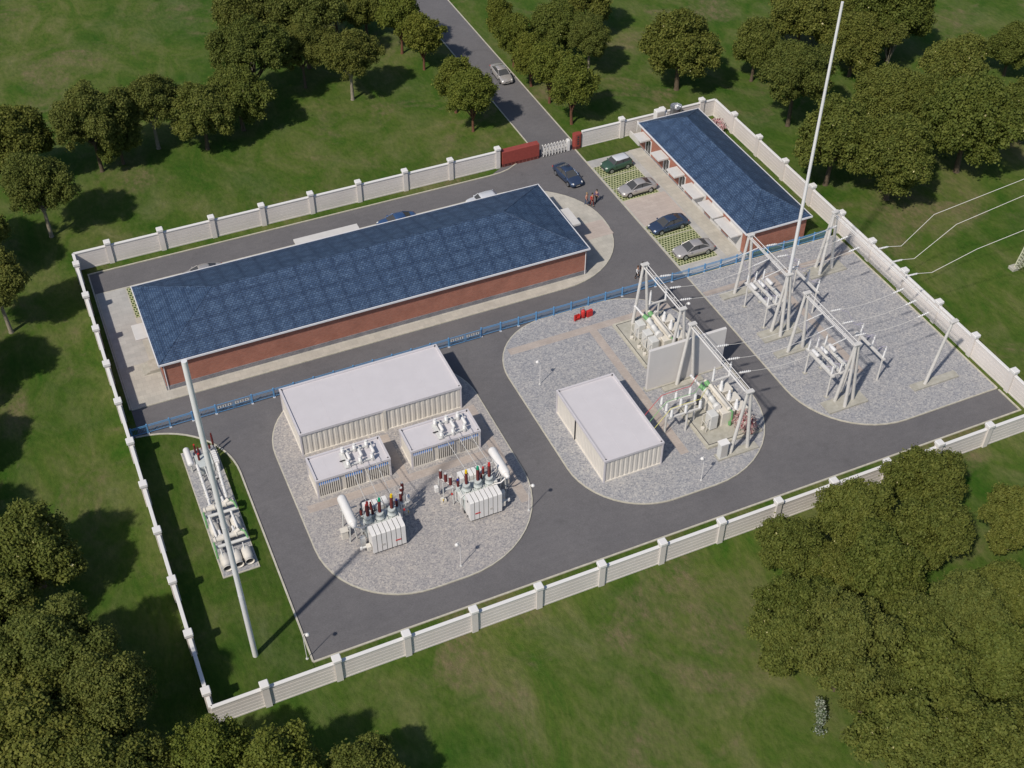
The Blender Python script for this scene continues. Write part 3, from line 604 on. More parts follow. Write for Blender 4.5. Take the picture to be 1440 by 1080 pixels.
    e_.tube([(2.05, 0.6, 2.4), (2.85, 2.2, 2.4)], 0.05, GREYW); e_.cyl((2.85, 2.2, 0), (2.85, 2.2, 2.4), 0.05, GREYW); e_.box(2.55, 3.0, 1.1, 1.6, 0, 0.3, CREAM); e_.box(3.0, 3.35, 1.8, 2.2, 0.9, 1.5, WHITE, 0.03); e_.box(2.2, 2.35, 0.35, 0.45, 1.6, 1.8, RED)
    e_.box(2.84, 2.9, 1.1, 1.2, 0.1, 0.5, YELLOW)
    st = e_.build('arrester_frame', o)
    for x, y in ((2.2, 0.85), (2.45, 1.4), (2.72, 1.95)):
        q_ = MB(); q_.ins((x, y, 2.45), (x, y, 3.45), 0.16, DARKR, 6, 0.65); q_.cyl((x, y, 3.45), (x, y, 3.55), 0.1, GREYW); q_.build('surge_arrester', st)
    return o
T1 = transformer('left transformer, its white conservator tank on the left and red, green, yellow capped bushings')
T2 = dup(T1, (27.35, 12.1, ISL), 0, 'right transformer, its white conservator tank on the right, near the island path', None, (-1, 1, 1))

def wire_thing(label, pts, m=WIRE, r=0.03, name='overhead_wire', group=None, cat='wire', seg=8, sag=0.15):
    out = []
    for a_, b_ in zip(pts[:-1], pts[1:]):
        a_ = Vector(a_); b_ = Vector(b_)
        for i in range(seg): t_ = i/seg; p = a_.lerp(b_, t_); p.z -= sag*4*t_*(1-t_)*(b_-a_).length/8; out.append(p)
    out.append(Vector(pts[-1])); mb = MB(); mb.tube(out, r, m, 5); o = mb.build(name, None, pts[0]); return tag(o, label, cat, group)
for i in range(3):
    wire_thing(('left', 'middle', 'right')[i]+' connecting wire from the left cabin roof down to the left transformer', [SB1[i], (18.25+(-1.15, -0.05, 1.05)[i], 12.0, 4.95)], group='wires from the left cabin to its transformer', sag=0.1)
    wire_thing(('left', 'middle', 'right')[i]+' connecting wire from the right cabin roof down to the right transformer', [SB2[i], (27.35-(1.05, -0.05, -1.15)[i], 12.0, 4.95)], group='wires from the right cabin to its transformer', sag=0.1)

# ================================================================== MASTS
def mast(label, x, y, z0, z1, r0, r1):
    o = thing('lightning_mast', label, 'mast', (x, y, z0)); h = z1-z0
    n = 4; rs = [r0+(r1-r0)*i/n for i in range(n+1)]
    for i in range(n):
        mb = MB(); za, zb = h*i/n, h*(i+1)/n; mb.lathe((0, 0, za), (0, 0, zb), [(0, rs[i]), (.985, rs[i+1]+.002), (.995, rs[i+1]+.008), (1, rs[i+1]+.008)] if i < n-1 else [(0, rs[i]), (1, rs[i+1])], MAST, 20); mb.build('pole_section', o)
    return o
mast('thick white lightning mast standing on the lawn at lower left', 4.5, 4.2, 0.04, 32.3, 0.225, 0.195)
mast('tall thin white lightning mast rising from a switchyard gantry to the top edge', 65.35, 21.25, 8.0, 36.9, 0.18, 0.12)

# ================================================================== GANTRIES
def pad(o, x0, x1, y0, y1, z1=0.16, name='footing'):
    mb = MB(); mb.box(x0, x1, y0, y1, 0.0, z1, CONC); return mb.build(name, o)
def gantry(label, x, ya, yb, legs_a, legs_b, pads, z=7.7, r=0.17):
    o = thing('gantry', label, 'gantry', (0, 0, ISL), 0, 'steel gantries')
    for (apex, legs) in (((x, ya), legs_a), ((x, yb), legs_b)):
        for (lx, ly) in legs:
            mb = MB(); tx = apex[0]+(0.16 if lx > apex[0] else -0.16); mb.lathe((lx, ly, 0), (tx, apex[1]+(ly-apex[1])*0.05, z), [(0, r*1.1), (1, r*0.85)], STEEL, 14); mb.build('leg', o)
        mb = MB(); mb.box(apex[0]-0.42, apex[0]+0.42, apex[1]-0.22, apex[1]+0.22, z-0.02, z+0.14, STEEL, 0.03); mb.build('cap_plate', o)
    mb = MB(); ch = [(x-0.27, z-0.05), (x+0.27, z-0.05), (x-0.14, z-0.36), (x+0.14, z-0.36)]
    for cx_, cz in ch: mb.cyl((cx_, ya, cz), (cx_, yb, cz), 0.036, WHITE, n=6)
    n = int(abs(yb-ya)/1.9); 
    for i in range(n):
        y0 = ya+(yb-ya)*i/n; y1 = ya+(yb-ya)*(i+1)/n
        mb.cyl((x-0.27, y0, z-0.05), (x-.14, y0, z-0.36), 0.018, WHITE, n=4); mb.cyl((x+0.27, y0, z-0.05), (x+.14, y0, z-0.36), 0.018, WHITE, n=4); mb.cyl((x-0.27, y0, z-0.05), (x+0.27, y0, z-0.05), 0.018, WHITE, n=4); mb.cyl((x-0.14, y0, z-0.36), (x+0.14, y0, z-0.36), 0.018, WHITE, n=4)
    mb.build('lattice_beam', o)
    for p in pads: pad(o, *p)
    return o
gantry('steel gantry over the switchgear behind the grey fire wall', 52.75, 28.4, 20.7, [(51.85, 28.35), (53.75, 28.55)], [(51.85, 20.8), (53.75, 20.8)], [(49.9, 54.6, 27.85, 28.95)])
gantry('steel gantry from the front face of the grey fire wall to the pink flowering shrub', 52.5, 18.35, 8.05, [(51.55, 18.35), (53.4, 18.4)], [(51.5, 8.05), (53.4, 8.05)], [(49.95, 54.4, 17.9, 18.55), (50.0, 54.4, 7.6, 8.45)])
gantry('switchyard gantry nearest the blue fence, with the tall mast on its end', 65.25, 28.4, 21.1, [(64.4, 28.45), (66.15, 28.4)], [(64.65, 21.5), (65.05, 20.4), (66.4, 21.0)], [(62.8, 67.0, 27.95, 28.95), (63.1, 67.6, 20.15, 21.85)])
gantry('front switchyard gantry on round legs, nearest the curved road corner', 65.25, 17.9, 9.5, [(64.4, 18.0), (66.2, 18.0)], [(64.65, 10.0), (65.05, 8.9), (66.4, 9.5)], [(63.0, 66.9, 17.6, 18.5), (63.2, 67.7, 8.65, 10.3)])
gantry('longest gantry, running beside the right boundary wall to a single leaning leg', 75.55, 28.0, 8.35, [(75.1, 28.8), (74.7, 27.5), (76.6, 27.95)], [(74.3, 8.4)], [(73.4, 78.1, 27.15, 28.9), (72.8, 78.2, 7.95, 8.85)], z=7.9)

# overhead lines: conductor + insulator strings
def string(mb, p, q, sheds=7, r=0.085): mb.ins(p, q, r, PORC, sheds, 0.4, 8)
def catenary(a_, b_, sag, n=10):
    a_ = Vector(a_); b_ = Vector(b_); return [a_.lerp(b_, i/n)-Vector((0, 0, sag*4*(i/n)*(1-i/n))) for i in range(n+1)]
for bay, ys in (('rear bay', (26.4, 24.35, 22.3)), ('front bay', (14.85, 12.85, 10.85))):
    for i, y in enumerate(ys):
        x1 = 52.75 if bay == 'rear bay' else 52.5; z = 7.5+ISL
        where = ('farthest', 'middle', 'nearest')[i]
        o = thing('overhead_line', '%s of three overhead lines with insulator strings crossing the %s of the switchyard' % (where, bay), 'power line', (x1, y, z), 0, 'overhead lines over the switchyard')
        T = lambda X, dz=0: (X-x1, 0, dz)
        mb = MB(); mb.tube([T(x1+0.1), T(x1+0.7, -0.08)], 0.02, WIRE, 5); string(mb, T(x1+0.7, -0.08), T(x1+1.9, -0.3), 5, 0.13); mb.build('insulator_string', o)
        mb = MB(); string(mb, T(65.0), T(63.1, -0.35), 12, 0.075); mb.build('insulator_string', o)
        mb = MB(); mb.tube(catenary(T(x1+1.9, -0.3), T(63.1, -0.35), 0.55), 0.022, WIRE, 5); mb.build('conductor', o)
        mb = MB(); mb.tube([T(65.45), T(66.0, -0.06)], 0.02, WIRE, 5); string(mb, T(66.0, -0.06), T(67.2, -0.2), 5, 0.12); mb.build('insulator_string', o)
        mb = MB(); mb.tube([T(75.3), T(74.6, -0.05)], 0.02, WIRE, 5); string(mb, T(74.6, -0.05), T(73.3, -0.25), 6, 0.12); mb.build('insulator_string', o)
        mb = MB(); mb.tube(catenary(T(67.2, -0.2), T(73.3, -0.25), 0.3), 0.022, WIRE, 5); mb.build('conductor', o)
        mb = MB(); mb.tube([Vector(T(63.2, -0.4)), Vector(T(63.4, -1.4)), Vector(T(64.0, -2.6)), Vector(T(64.5, -3.3))], 0.022, WIREP, 5)
        mb.tube([Vector(T(67.2, -0.3)), Vector(T(68.2, -0.9)), Vector(T(68.8, -2.0)), Vector(T(69.4, -2.9)), Vector(T(70.3, -3.4))], 0.022, WIREP, 5); mb.build('jumper', o)
for i, (y, P_) in enumerate(((21.2, [(78.9, 20.9, 7.4), (81.6, 20.3, 11.0), (93.5, 17.4, 15.5)]), (18.8, [(78.8, 18.6, 7.4), (82.6, 18.0, 11.0), (93.5, 15.5, 15.5)]), (16.3, [(79.0, 16.0, 7.4), (82.9, 14.8, 10.0), (93.0, 11.5, 15.0)]))):
    o = thing('overhead_line', '%s of three outgoing lines leaving over the right boundary wall' % ('farthest', 'middle', 'nearest')[i], 'power line', (75.75, y, 7.7), 0, 'outgoing overhead lines')
    b0 = Vector((75.75, y, 7.7)); mb = MB(); mb.tube([(0, 0, 0), (0.5, 0, -0.05)], 0.02, WIRE, 5); mb.ins((0.5, 0, -0.05), (1.7, 0, -0.15), 0.11, PORC, 6, 0.6, 8); mb.build('insulator_string', o)
    mb = MB(); mb.tube([Vector((1.7, 0, -0.15))]+[Vector(p)-b0 for p in P_], 0.028, WIRE, 5); mb.build('conductor', o)
wire_thing('small hanging jumper wire over the blue fence beside the rear gantry', [(60.5, 31.5, 1.2), (62.3, 30.6, 3.4)], WIREP, 0.012, group=None) if False else None

# ================================================================== SWITCH STANDS
def stand(label, y0, y1):
    o = thing('switch_stand', label, 'switch stand', (64.3, y0, ISL), 0, 'circuit breaker stands in the switchyard'); L = y1-y0
    for x, y in ((0, 0), (0, L), (1.95, 0), (1.95, L)):
        mb = MB(); mb.cyl((x, y, 0), (x, y, 2.85), 0.10, STEEL, 0.09); mb.box(x-0.2, x+0.2, y-0.2, y+0.2, 0, 0.04, CONC); mb.build('leg', o)
    mb = MB(); mb.box(-0.17, 0.17, -0.35, L+0.45, 2.85, 3.02, STEEL); mb.box(1.83, 2.13, -0.35, L+0.45, 2.85, 3.0, STEEL)
    mb.box(0.14, 1.83, -0.1, 0.02, 2.86, 2.96, STEEL); mb.box(0.14, 1.83, L-0.02, L+0.1, 2.86, 2.96, STEEL); mb.box(0.85, 1.15, -0.25, L+0.35, 2.86, 3.0, STEEL); mb.build('beam', o)
    for i, x in enumerate((0.0, 1.0, 1.97)):
        mb = MB(); mb.caps_cyl((x, L*0.62, 3.45), (x, L*0.62+1.05, 3.45), 0.2, PORC); mb.cyl((x, L*0.62+0.3, 3.0), (x, L*0.62+0.3, 3.4), 0.08, GREYW); mb.build('tank', o)
        for y in (0.05, L-0.0+0.2):
            mb = MB(); mb.ins((x, y, 3.0), (x+0.05, y, 4.15), 0.11, PORC, 7, 0.55); mb.cyl((x+0.05, y, 4.15), (x+0.05, y, 4.25), 0.07, GREYW); mb.build('post_insulator', o)
        mb = MB(); mb.box(x-0.12, x+0.12, 0.35, L*0.55, 3.0, 3.18, GREYW, 0.03); mb.tube([(x, 0.1, 3.3), (x+0.25, 0.6, 3.5), (x, 1.0, 3.2)], 0.02, WIREP, 5); mb.build('drive_housing', o)
    return o
ST = stand('raised breaker stand with three white tanks, under the rear switchyard gantry beside the mast', 22.4, 26.2)
dup(ST, (64.3, 10.9, ISL), 0, 'raised breaker stand with three white tanks, under the front switchyard gantry')
def bar_stand(label, y0, y1):
    o = thing('insulator_stand', label, 'insulator stand', (70.35, y0, ISL), 0, 'three insulator bar stands'); L = y1-y0
    for y in (0, L):
        mb = MB(); mb.cyl((0, y, 0), (0, y, 2.85), 0.11, STEEL, 0.09); mb.build('post', o)
    mb = MB(); mb.box(-0.14, 0.14, -0.3, L+0.4, 2.85, 3.0, STEEL); mb.cyl((-0.75, L+0.25, 2.95), (0.2, L+0.25, 2.95), 0.07, STEEL); mb.box(-0.5, -0.15, L, L+0.35, 3.0, 3.3, STEEL, 0.03); mb.build('beam', o)
    for y in (0.05, L/2, L+0.05):
        mb = MB(); mb.ins((0.05, y, 3.0), (0.15, y, 4.25), 0.12, PORC, 7, 0.55); mb.cyl((0.15, y, 4.25), (0.15, y, 4.36), 0.08, GREYW); mb.tube([(0.15, y, 4.36), (-0.2, y+0.1, 4.5), (-0.6, y+0.25, 4.2)], 0.02, WIREP, 5); mb.build('post_insulator', o)
    return o
BS = bar_stand('long bar stand with three insulators right of the rear breaker stand', 22.4, 26.2)
dup(BS, (70.35, 10.9, ISL), 0, 'long bar stand with three insulators right of the front gantry')

# ================================================================== FIRE WALL
o = thing('fire_wall', 'tall plain grey fire wall standing between the two switchgear units', 'wall', (48.4, 18.85, ISL))
mb = MB(); mb.box(0, 8.6, 0, 0.32, 0, 5.2, FIREW, 0.02); mb.build('wall_slab', o); pad(o, -0.15, 8.75, -0.15, 0.47, 0.1)

# ================================================================== SWITCHGEAR UNITS
def hv_unit(label, y0, variant):
    o = thing('gas_switchgear', label, 'switchgear', (53.0, y0, ISL), 0, 'gas insulated switchgear units')
    ya, yb = (-3.0, 4.3) if variant == 0 else (-3.9, 2.2)
    mb = MB(); mb.box(-3.15, 2.9, ya, yb, 0, 0.26, KERB); mb.box(-2.9, 2.65, ya+0.25, yb-0.25, 0.26, 0.263, DARK); mb.box(-2.82, 2.57, ya+0.33, yb-0.33, 0.22, 0.268, CONC); mb.build('plinth', o)
    mb = MB(); mb.box(-0.6, 0.85, -1.95, 1.95, 0.22, 1.95, CREAM, 0.05); mb.box(-1.05, -0.62, -1.5, 1.3, 0.6, 1.9, CREAM, 0.05); mb.build('main_housing', o)
    mb = MB(); mb.lathe((0.2, -1.9, 2.2), (0.2, 1.9, 2.2), [(0, .1), (.01, .2), (.03, .24), (.06, .24), (.07, .2), (.93, .2), (.94, .24), (.97, .24), (1, .12)], CREAM, 14); mb.build('bus_tube', o)
    mb = MB(); mb.lathe((-0.75, -1.2, 2.25), (-0.75, 1.2, 2.5), [(0, .18), (.04, .34), (.1, .36), (.16, .36), (.18, .27), (.5, .27), (.52, .32), (.55, .32), (.57, .24), (.9, .24), (.93, .3), (1, .3)], GREYW, 16)
    for t_ in (0, 0.14, 0.28): mb.lathe((-0.75, -1.25+t_*1.3, 2.24), (-0.75, -1.2+t_*1.3, 2.24), [(0, .37), (1, .37)], WHITE, 16)
    mb.build('breaker_tube', o)
    mb = MB(); mb.cyl((-0.8, 1.2, 2.55), (-1.05, 1.7, 2.75), 0.26, GREENP, 0.22, 14); mb.cyl((-1.05, 1.7, 2.75), (-1.15, 1.9, 2.85), 0.16, CREAM); mb.ins((-1.15, 1.9, 2.85), (-1.55, 2.6, 3.4), 0.14, PORC, 5, 0.7); mb.cyl((-1.55, 2.6, 3.4), (-1.62, 2.72, 3.5), 0.14, WHITE); mb.build('left_bushing', o)
    mb = MB(); mb.cyl((0.1, 1.9, 2.1), (0.05, 2.35, 2.3), 0.27, GREENP, n=14); mb.cyl((0.05, 2.35, 2.3), (0.03, 2.5, 2.35), 0.18, CREAM); mb.build('green_flange', o); mb = MB()
    mb.tube([(0.2, -1.95, 2.2), (0.35, -2.15, 2.1), (0.35, -2.2, 1.2), (0.25, -2.15, 0.7)], 0.09, GREENP, 8); mb.cyl((0.25, -2.15, 0.4), (0.25, -2.15, 0.75), 0.16, GREENP, n=12); mb.build('green_pipe', o)
    for i, y in enumerate((1.5, 0.05, -1.3)):
        if variant and i == 0 and False: continue
        mb = MB(); mb.box(1.2, 2.4, y-0.55, y+0.55, 0.22, 1.65, CREAM, 0.05); mb.build('side_cabinet', o)
        mb = MB(); mb.lathe((1.1, y-0.25, 1.5), (1.55, y+0.3, 2.3), [(0, .26), (.12, .31), (.2, .22), (.3, .29), (.36, .20), (.46, .26), (.52, .18), (.62, .23), (.68, .15), (1, .12)], PORC, 12); mb.build('angled_bushing', o)
    cab = ((1.4, -0.2, -1.4) if variant == 0 else (-1.6,))
    for y in cab:
        mb = MB(); mb.box(-1.95, -1.1, y-0.48, y+0.48, 0.45, 2.2, GREYW, 0.05); mb.box(-1.6, -1.3, y-0.2, y+0.2, 0.22, 0.5, CREAM); c_ = mb.build('control_cabinet', o)
        f_ = MB()
        for yy in (y-0.42, y+0.42): f_.tube([(-2.3, yy, 0.25), (-2.3, yy, 1.85), (-1.95, yy, 1.9)], 0.04, CREAM)
        f_.tube([(-2.3, y-0.42, 1.2), (-2.3, y+0.42, 1.2)], 0.03, CREAM); f_.build('cabinet_bracket', c_)
        f_ = MB(); f_.cyl((-2.35, y+0.1, 0.22), (-2.35, y+0.1, 0.45), 0.2, CREAM); f_.build('cable_gland', c_)
    mb = MB(); mb.cyl((1.6, 3.2 if variant == 0 else 1.9, 0.1), (1.6, 3.2 if variant == 0 else 1.9, 2.5), 0.11, STEEL); yv = 3.2 if variant == 0 else 1.9
    mb.box(0.4, 2.45, yv-0.1, yv+0.1, 2.5, 2.62, STEEL); mb.box(1.2, 1.5, yv-0.1, yv+0.2, 0.6, 1.3, GREYW, .03); s_ = mb.build('arrester_post', o)
    for x in (0.5, 2.35):
        q_ = MB(); q_.ins((x, yv, 2.6), (x, yv, 4.3), 0.125, PORC, 9, 0.5); q_.cyl((x, yv, 4.3), (x, yv, 4.4), 0.06, GREYW); q_.build('post_insulator', s_)
    return o
hv_unit('gas switchgear with a row of three grey cabinets, behind the grey fire wall', 24.75, 0)
hv_unit('gas switchgear with one grey cabinet, in front of the fire wall beside the pink shrub', 13.25, 1)
o = thing('insulator_rack', 'raised frame of nine white insulators between the middle container and the front switchgear', 'insulator rack', (47.25, 12.3, ISL))
for x, y in ((0, 0.75), (1.95, 0.2), (3.2, 0.9)):
    mb = MB(); mb.cyl((x, y, 0), (x, y, 2.5), 0.11, STEEL); mb.build('leg', o)
for j, y in enumerate((2.0, 1.05, 0.1)):
    mb = MB(); mb.box(-0.05, 3.4, y-0.1, y+0.1, 2.5, 2.62, STEEL); mb.build('beam', o)
    for x in (0.1, 1.65, 3.2):
        mb = MB(); mb.ins((x, y, 2.62), (x, y, 3.6), 0.16, PORC, 6, 0.6); mb.cyl((x, y, 3.6), (x, y, 3.68), 0.08, GREYW); mb.build('post_insulator', o)
mb = MB(); mb.box(-0.18, -0.02, -0.1, 2.2, 2.5, 2.62, STEEL); mb.cyl((3.5, 1.0, 2.2), (3.5, 1.0, 3.2), 0.22, DARK); mb.build('end_beam', o)
for m_, nm, y in ((RED, 'red', 14.35), (GREENP, 'green', 13.4), (YELLOW, 'yellow', 12.45)):
    wire_thing('thin %s cable from the container edge over the white insulator frame' % nm, [(44.9, y-1.0, 2.9), (47.3, y, 3.85), (50.4, y, 3.85), (51.9, y+1.2, 3.7)], mat(nm+'_sheath', {'red': (0.6, 0.08, 0.09), 'green': (0.25, 0.5, 0.2), 'yellow': (0.75, 0.68, 0.2)}[nm], 0.5), 0.028, name='cable', cat='cable', group='coloured cables from the container', sag=-0.1)
o = thing('kiosk_cabinet', 'small upright grey cabinet on the gantry footing left of the two legs', 'cabinet', (50.55, 8.0, ISL+0.16))
mb = MB(); mb.box(-0.42, 0.42, -0.3, 0.3, 0, 1.75, GREYW, 0.03); mb.build('housing', o)
mb = MB(); mb.box(-0.48, 0.48, -0.36, 0.36, 1.75, 1.87, WHITE); mb.build('lid', o)
mb = MB(); mb.box(-0.33, 0.33, -0.32, -0.302, 0.2, 1.6, PLATE); mb.build('door', o)

# ================================================================== LEFT SWITCHGEAR YARD (on the lawn)
o = thing('switchgear_pad', 'long pad of pipework and ribbed drums on the left lawn behind the thick mast', 'switchgear', (4.05, 12.9, 0.04))
mb = MB(); mb.box(0, 3.25, 0, 16.1, 0, 0.10, KERB); mb.add([(0.1, 0.1, 0.105), (3.15, 0.1, 0.105), (3.15, 16.0, 0.105), (0.1, 16.0, 0.105)], [(0, 1, 2, 3)], GRAVEL); mb.build('gravel_pad', o)
mb = MB(); mb.caps_cyl((0.5, 13.0, 1.3), (0.5, 15.3, 1.3), 0.3, WHITE); mb.cyl((0.5, 13.3, 0.1), (0.5, 13.3, 1.1), 0.08, GREYW); mb.cyl((0.5, 14.8, 0.1), (0.5, 14.8, 1.1), 0.08, GREYW); mb.build('conservator', o)
mb = MB(); mb.box(0.95, 2.5, 12.6, 14.3, 0.1, 1.15, GREYG, 0.05)
for i in range(6): mb.box(2.55+0.0, 2.98, 12.4+0.27*i, 12.6+0.27*i, 0.25, 1.45, WHITE)
mb.build('small_tank', o)
for x, y, m_, z in ((1.25, 14.5, RED, 2.2), (1.5, 14.1, DARKR, 2.1), (1.95, 14.6, TEAL, 2.1), (2.25, 14.1, DARKR, 2.0), (1.35, 13.5, RED, 1.9), (3.0, 14.9, DARKR, 2.1), (3.05, 15.5, DARKR, 2.0), (2.6, 14.6, BLACK, 1.7)):
    mb = MB(); mb.cyl((x, y, 0.1), (x, y, 1.2), 0.06, GREYW); mb.ins((x, y, 1.15), (x, y, z), 0.11, DARKR, 5, .6); mb.cyl((x, y, z), (x, y, z+.12), 0.08, m_); mb.build('bushing', o)
for xa, xb in ((1.0, 0.95), (2.75, 2.5)):
    mb = MB(); mb.tube([(xa, 13.0, 1.1), (xa, 12.2, 1.15), ((xa+xb)/2, 10.5, 1.15), (xb, 7.9, 1.15)], 0.13, WHITE, 10)
    for y in (12.0, 11.2, 10.4, 9.4, 8.4): mb.cyl((xa+(xb-xa)*(13-y)/5, y, 1.15), (xa+(xb-xa)*(13-y)/5, y-0.06, 1.15), 0.19, GREYW, n=12); mb.cyl((xa, y+.3, 0.1), (xa, y+.3, 1.05), 0.04, GREYW, n=6)
    mb.build('gas_pipe', o)
mb = MB()
for k_ in range(16):
    y = 8.6+0.25*k_; x = 0.8+rnd.random()*1.7; mb.cyl((x, y, 0.1), (x, y, 0.5+rnd.random()*0.5), 0.04, GREYW, n=6); mb.box(x-0.15, x+0.12, y-0.05, y+0.05, 0.5, 0.62, (GREYW, CREAM, DARK, WHITE)[k_ % 4])
mb.tube([(1.6, 12.6, 1.0), (1.65, 10, 0.9), (1.7, 7.8, 1.0)], 0.06, GREYW, 8); mb.build('pipework', o)
for yb in (4.0, 0.25):
    mb = MB(); mb.cyl((0.2, yb+3.2, 1.2), (3.0, yb+3.2, 1.2), 0.24, CREAM, n=14)
    for x in (0.35, 1.2, 2.2, 2.9): mb.cyl((x-.04, yb+3.2, 1.2), (x+.04, yb+3.2, 1.2), 0.31, CREAM, n=14)
    mb.cyl((0.25, yb+2.6, 0.9), (3.1, yb+2.6, 0.9), 0.16, GREYW, n=12); mb.build('bus_tube', o)
    mb = MB(); mb.tube([(0.1, yb+1.7, 0.5), (0.12, yb+1.9, 1.2), (0.15, yb+2.9, 1.25)], 0.09, GREENP, 8); mb.build('green_pipe', o); mb = MB(); mb.tube([(2.6, yb+3.3, 1.5), (2.95, yb+3.0, 1.4), (3.05, yb+2.5, 1.0)], 0.09, GREENP, 8); mb.cyl((2.2, yb+3.25, 1.3), (2.6, yb+3.3, 1.6), 0.2, CREAM); mb.build('green_pipe', o)
    for x in (0.62, 1.62, 2.55):
        mb = MB(); P_ = []
        mb.lathe((x, yb+0.15, 0.62), (x, yb+1.9, 0.75), [(0, .40), (.04, .40), (.05, .35), (.3, .38), (.35, .42), (.8, .42), (.86, .36), (.95, .28), (1, .15)], CREAM, 18, False)
        mb.cyl((x, yb+0.3, 0.65), (x, yb+0.34, 0.65), 0.34, DARK, n=16); mb.box(x-0.3, x+0.3, yb+0.5, yb+1.6, 0.1, 0.4, CREAM); mb.cyl((x-0.1, yb+1.2, 1.05), (x-0.1, yb+1.9, 1.3), 0.06, GREYW, n=6)
        mb.build('ribbed_drum', o)
    for x in (0.9, 2.1): 
        mb = MB(); mb.cyl((x, yb+3.3, 1.45), (x, yb+4.0, 1.35), 0.12, WHITE, n=10); mb.cyl((x, yb+3.3, 1.35), (x, yb+3.36, 1.35), 0.26, WHITE, n=14); mb.build('flange', o)
for x in (0.55, 1.6, 2.5):
    mb = MB(); mb.cyl((x, 3.6, 1.15), (x-0.05, 6.2, 1.15), 0.11, WHITE, n=10); mb.build('link_pipe', o)

# ================================================================== BLUE FENCE
def fence(label, xs, y, bars=True):
    o = thing('blue_fence', label, 'fence', (xs[0], y, 0.02), 0, 'blue railing fence sections'); x0 = xs[0]
    for x in xs:
        mb = MB(); mb.box(x-x0-0.07, x-x0+0.07, -0.07, 0.07, 0, 1.25, BLUEF, 0.015); mb.box(x-x0-0.12, x-x0+0.12, -0.12, 0.12, 0, 0.1, FASCIA); mb.build('post', o)
    for a_, b_ in zip(xs[:-1], xs[1:]):
        mb = MB(); a_ -= x0; b_ -= x0
        for z in (0.18, 0.95, 1.1): mb.box(a_+.07, b_-.07, -0.022, 0.022, z, z+0.045, BLUEF)
        n = int((b_-a_)/0.13)
        for i in range(1, n): x = a_+(b_-a_)*i/n; mb.box(x-0.011, x+0.011, -0.011, 0.011, 0.22, 1.1, BLUEF)
        mb.build('railing_panel', o)
    return o
def fgate(label, x0, x1, y):
    o = thing('blue_gate', label, 'gate', (x0, y, 0.02), 0, 'blue swing gates in the fence'); w_ = (x1-x0)/2
    for s_, xa in ((0, 0.1), (1, w_+0.03)):
        xb = xa+w_-0.13; mb = MB()
        for z in (0.12, 0.55, 1.1): mb.box(xa, xb, -0.022, 0.022, z, z+0.045, BLUEF)
        mb.box(xa, xa+.05, -.024, .024, .12, 1.15, BLUEF); mb.box(xb-.05, xb, -.024, .024, .12, 1.15, BLUEF)
        n = int((xb-xa)/0.13)
        for i in range(1, n): x = xa+(xb-xa)*i/n; mb.box(x-0.01, x+0.01, -0.011, 0.011, 0.15, 1.1, BLUEF)
        L_ = mb.build('gate_leaf', o)
        q = MB()
        for i in range(3): x = xa+0.28+i*(w_-0.5)/2.6; q.box(x-0.17, x+0.17, -0.03, -0.025, 0.62, 0.92, GREYW); q.box(x-0.05, x+0.05, -0.034, -0.031, 0.66, 0.88, DARK)
        q.build('warning_plate', L_)
    return o
fence('short blue railing fence from the left boundary wall to the left blue gate', [0.3, 1.85, 4.0, 6.2, 8.5], 33.0)
fgate('blue double gate with small plates, left of the big container', 8.5, 12.1, 33.0)
fence('middle blue railing fence running behind the big white container', [12.1]+[14.3+2.07*i for i in range(9)]+[32.9], 33.0)
fgate('blue double gate with small plates, right of the big container', 32.9, 36.6, 33.0)
fence('long blue railing fence past the gravel island to the right boundary wall', [36.6]+[38.8+2.05*i for i in range(20)]+[80.0], 33.15)

# ================================================================== LAMPS
lamp = thing('yard_lamp', 'x', 'lamp', (0, 0, 0), 0, 'thin white curved yard lamps')
mb = MB(); mb.cyl((0, 0, 0), (0, 0, 3.1), 0.035, WHITE, 0.028, 8); mb.cyl((0, 0, 0), (0, 0, 0.06), 0.12, GREYW); mb.build('pole', lamp)
mb = MB(); mb.tube([(0, 0, 3.1), (0.08, 0, 3.3), (0.22, 0, 3.38), (0.36, 0, 3.32)], 0.026, WHITE, 6); mb.build('arm', lamp)
mb = MB(); mb.lathe((0.36, 0, 3.36), (0.36, 0, 3.04), [(0, .04), (.2, .12), (.5, .19), (.8, .16), (1, .05)], WHITE, 14); mb.build('globe', lamp)
LP = [((8.25, 2.2, 0.04), -10, 'curved white lamp at the bottom left corner of the asphalt'), ((23.2, 5.9, ISL), 200, 'curved white lamp on the front edge of the left gravel island'), ((31.2, 9.3, ISL), 0, 'curved white lamp beside the path near the right transformer'),
      ((39.1, 24.0, ISL), 190, 'curved white lamp on the left side of the middle gravel island'), ((47.3, 6.2, ISL), 200, 'curved white lamp in front of the kiosk cabinet and middle container'), ((56.5, 25.8, ISL), 0, 'curved white lamp at the right edge behind the rear switchgear')]
for i, (p, a_, lb) in enumerate(LP):
    if i == 0: lamp.location = p; lamp.rotation_euler = (0, 0, R(a_)); lamp['label'] = lb
    else: dup(lamp, p, R(a_), lb)

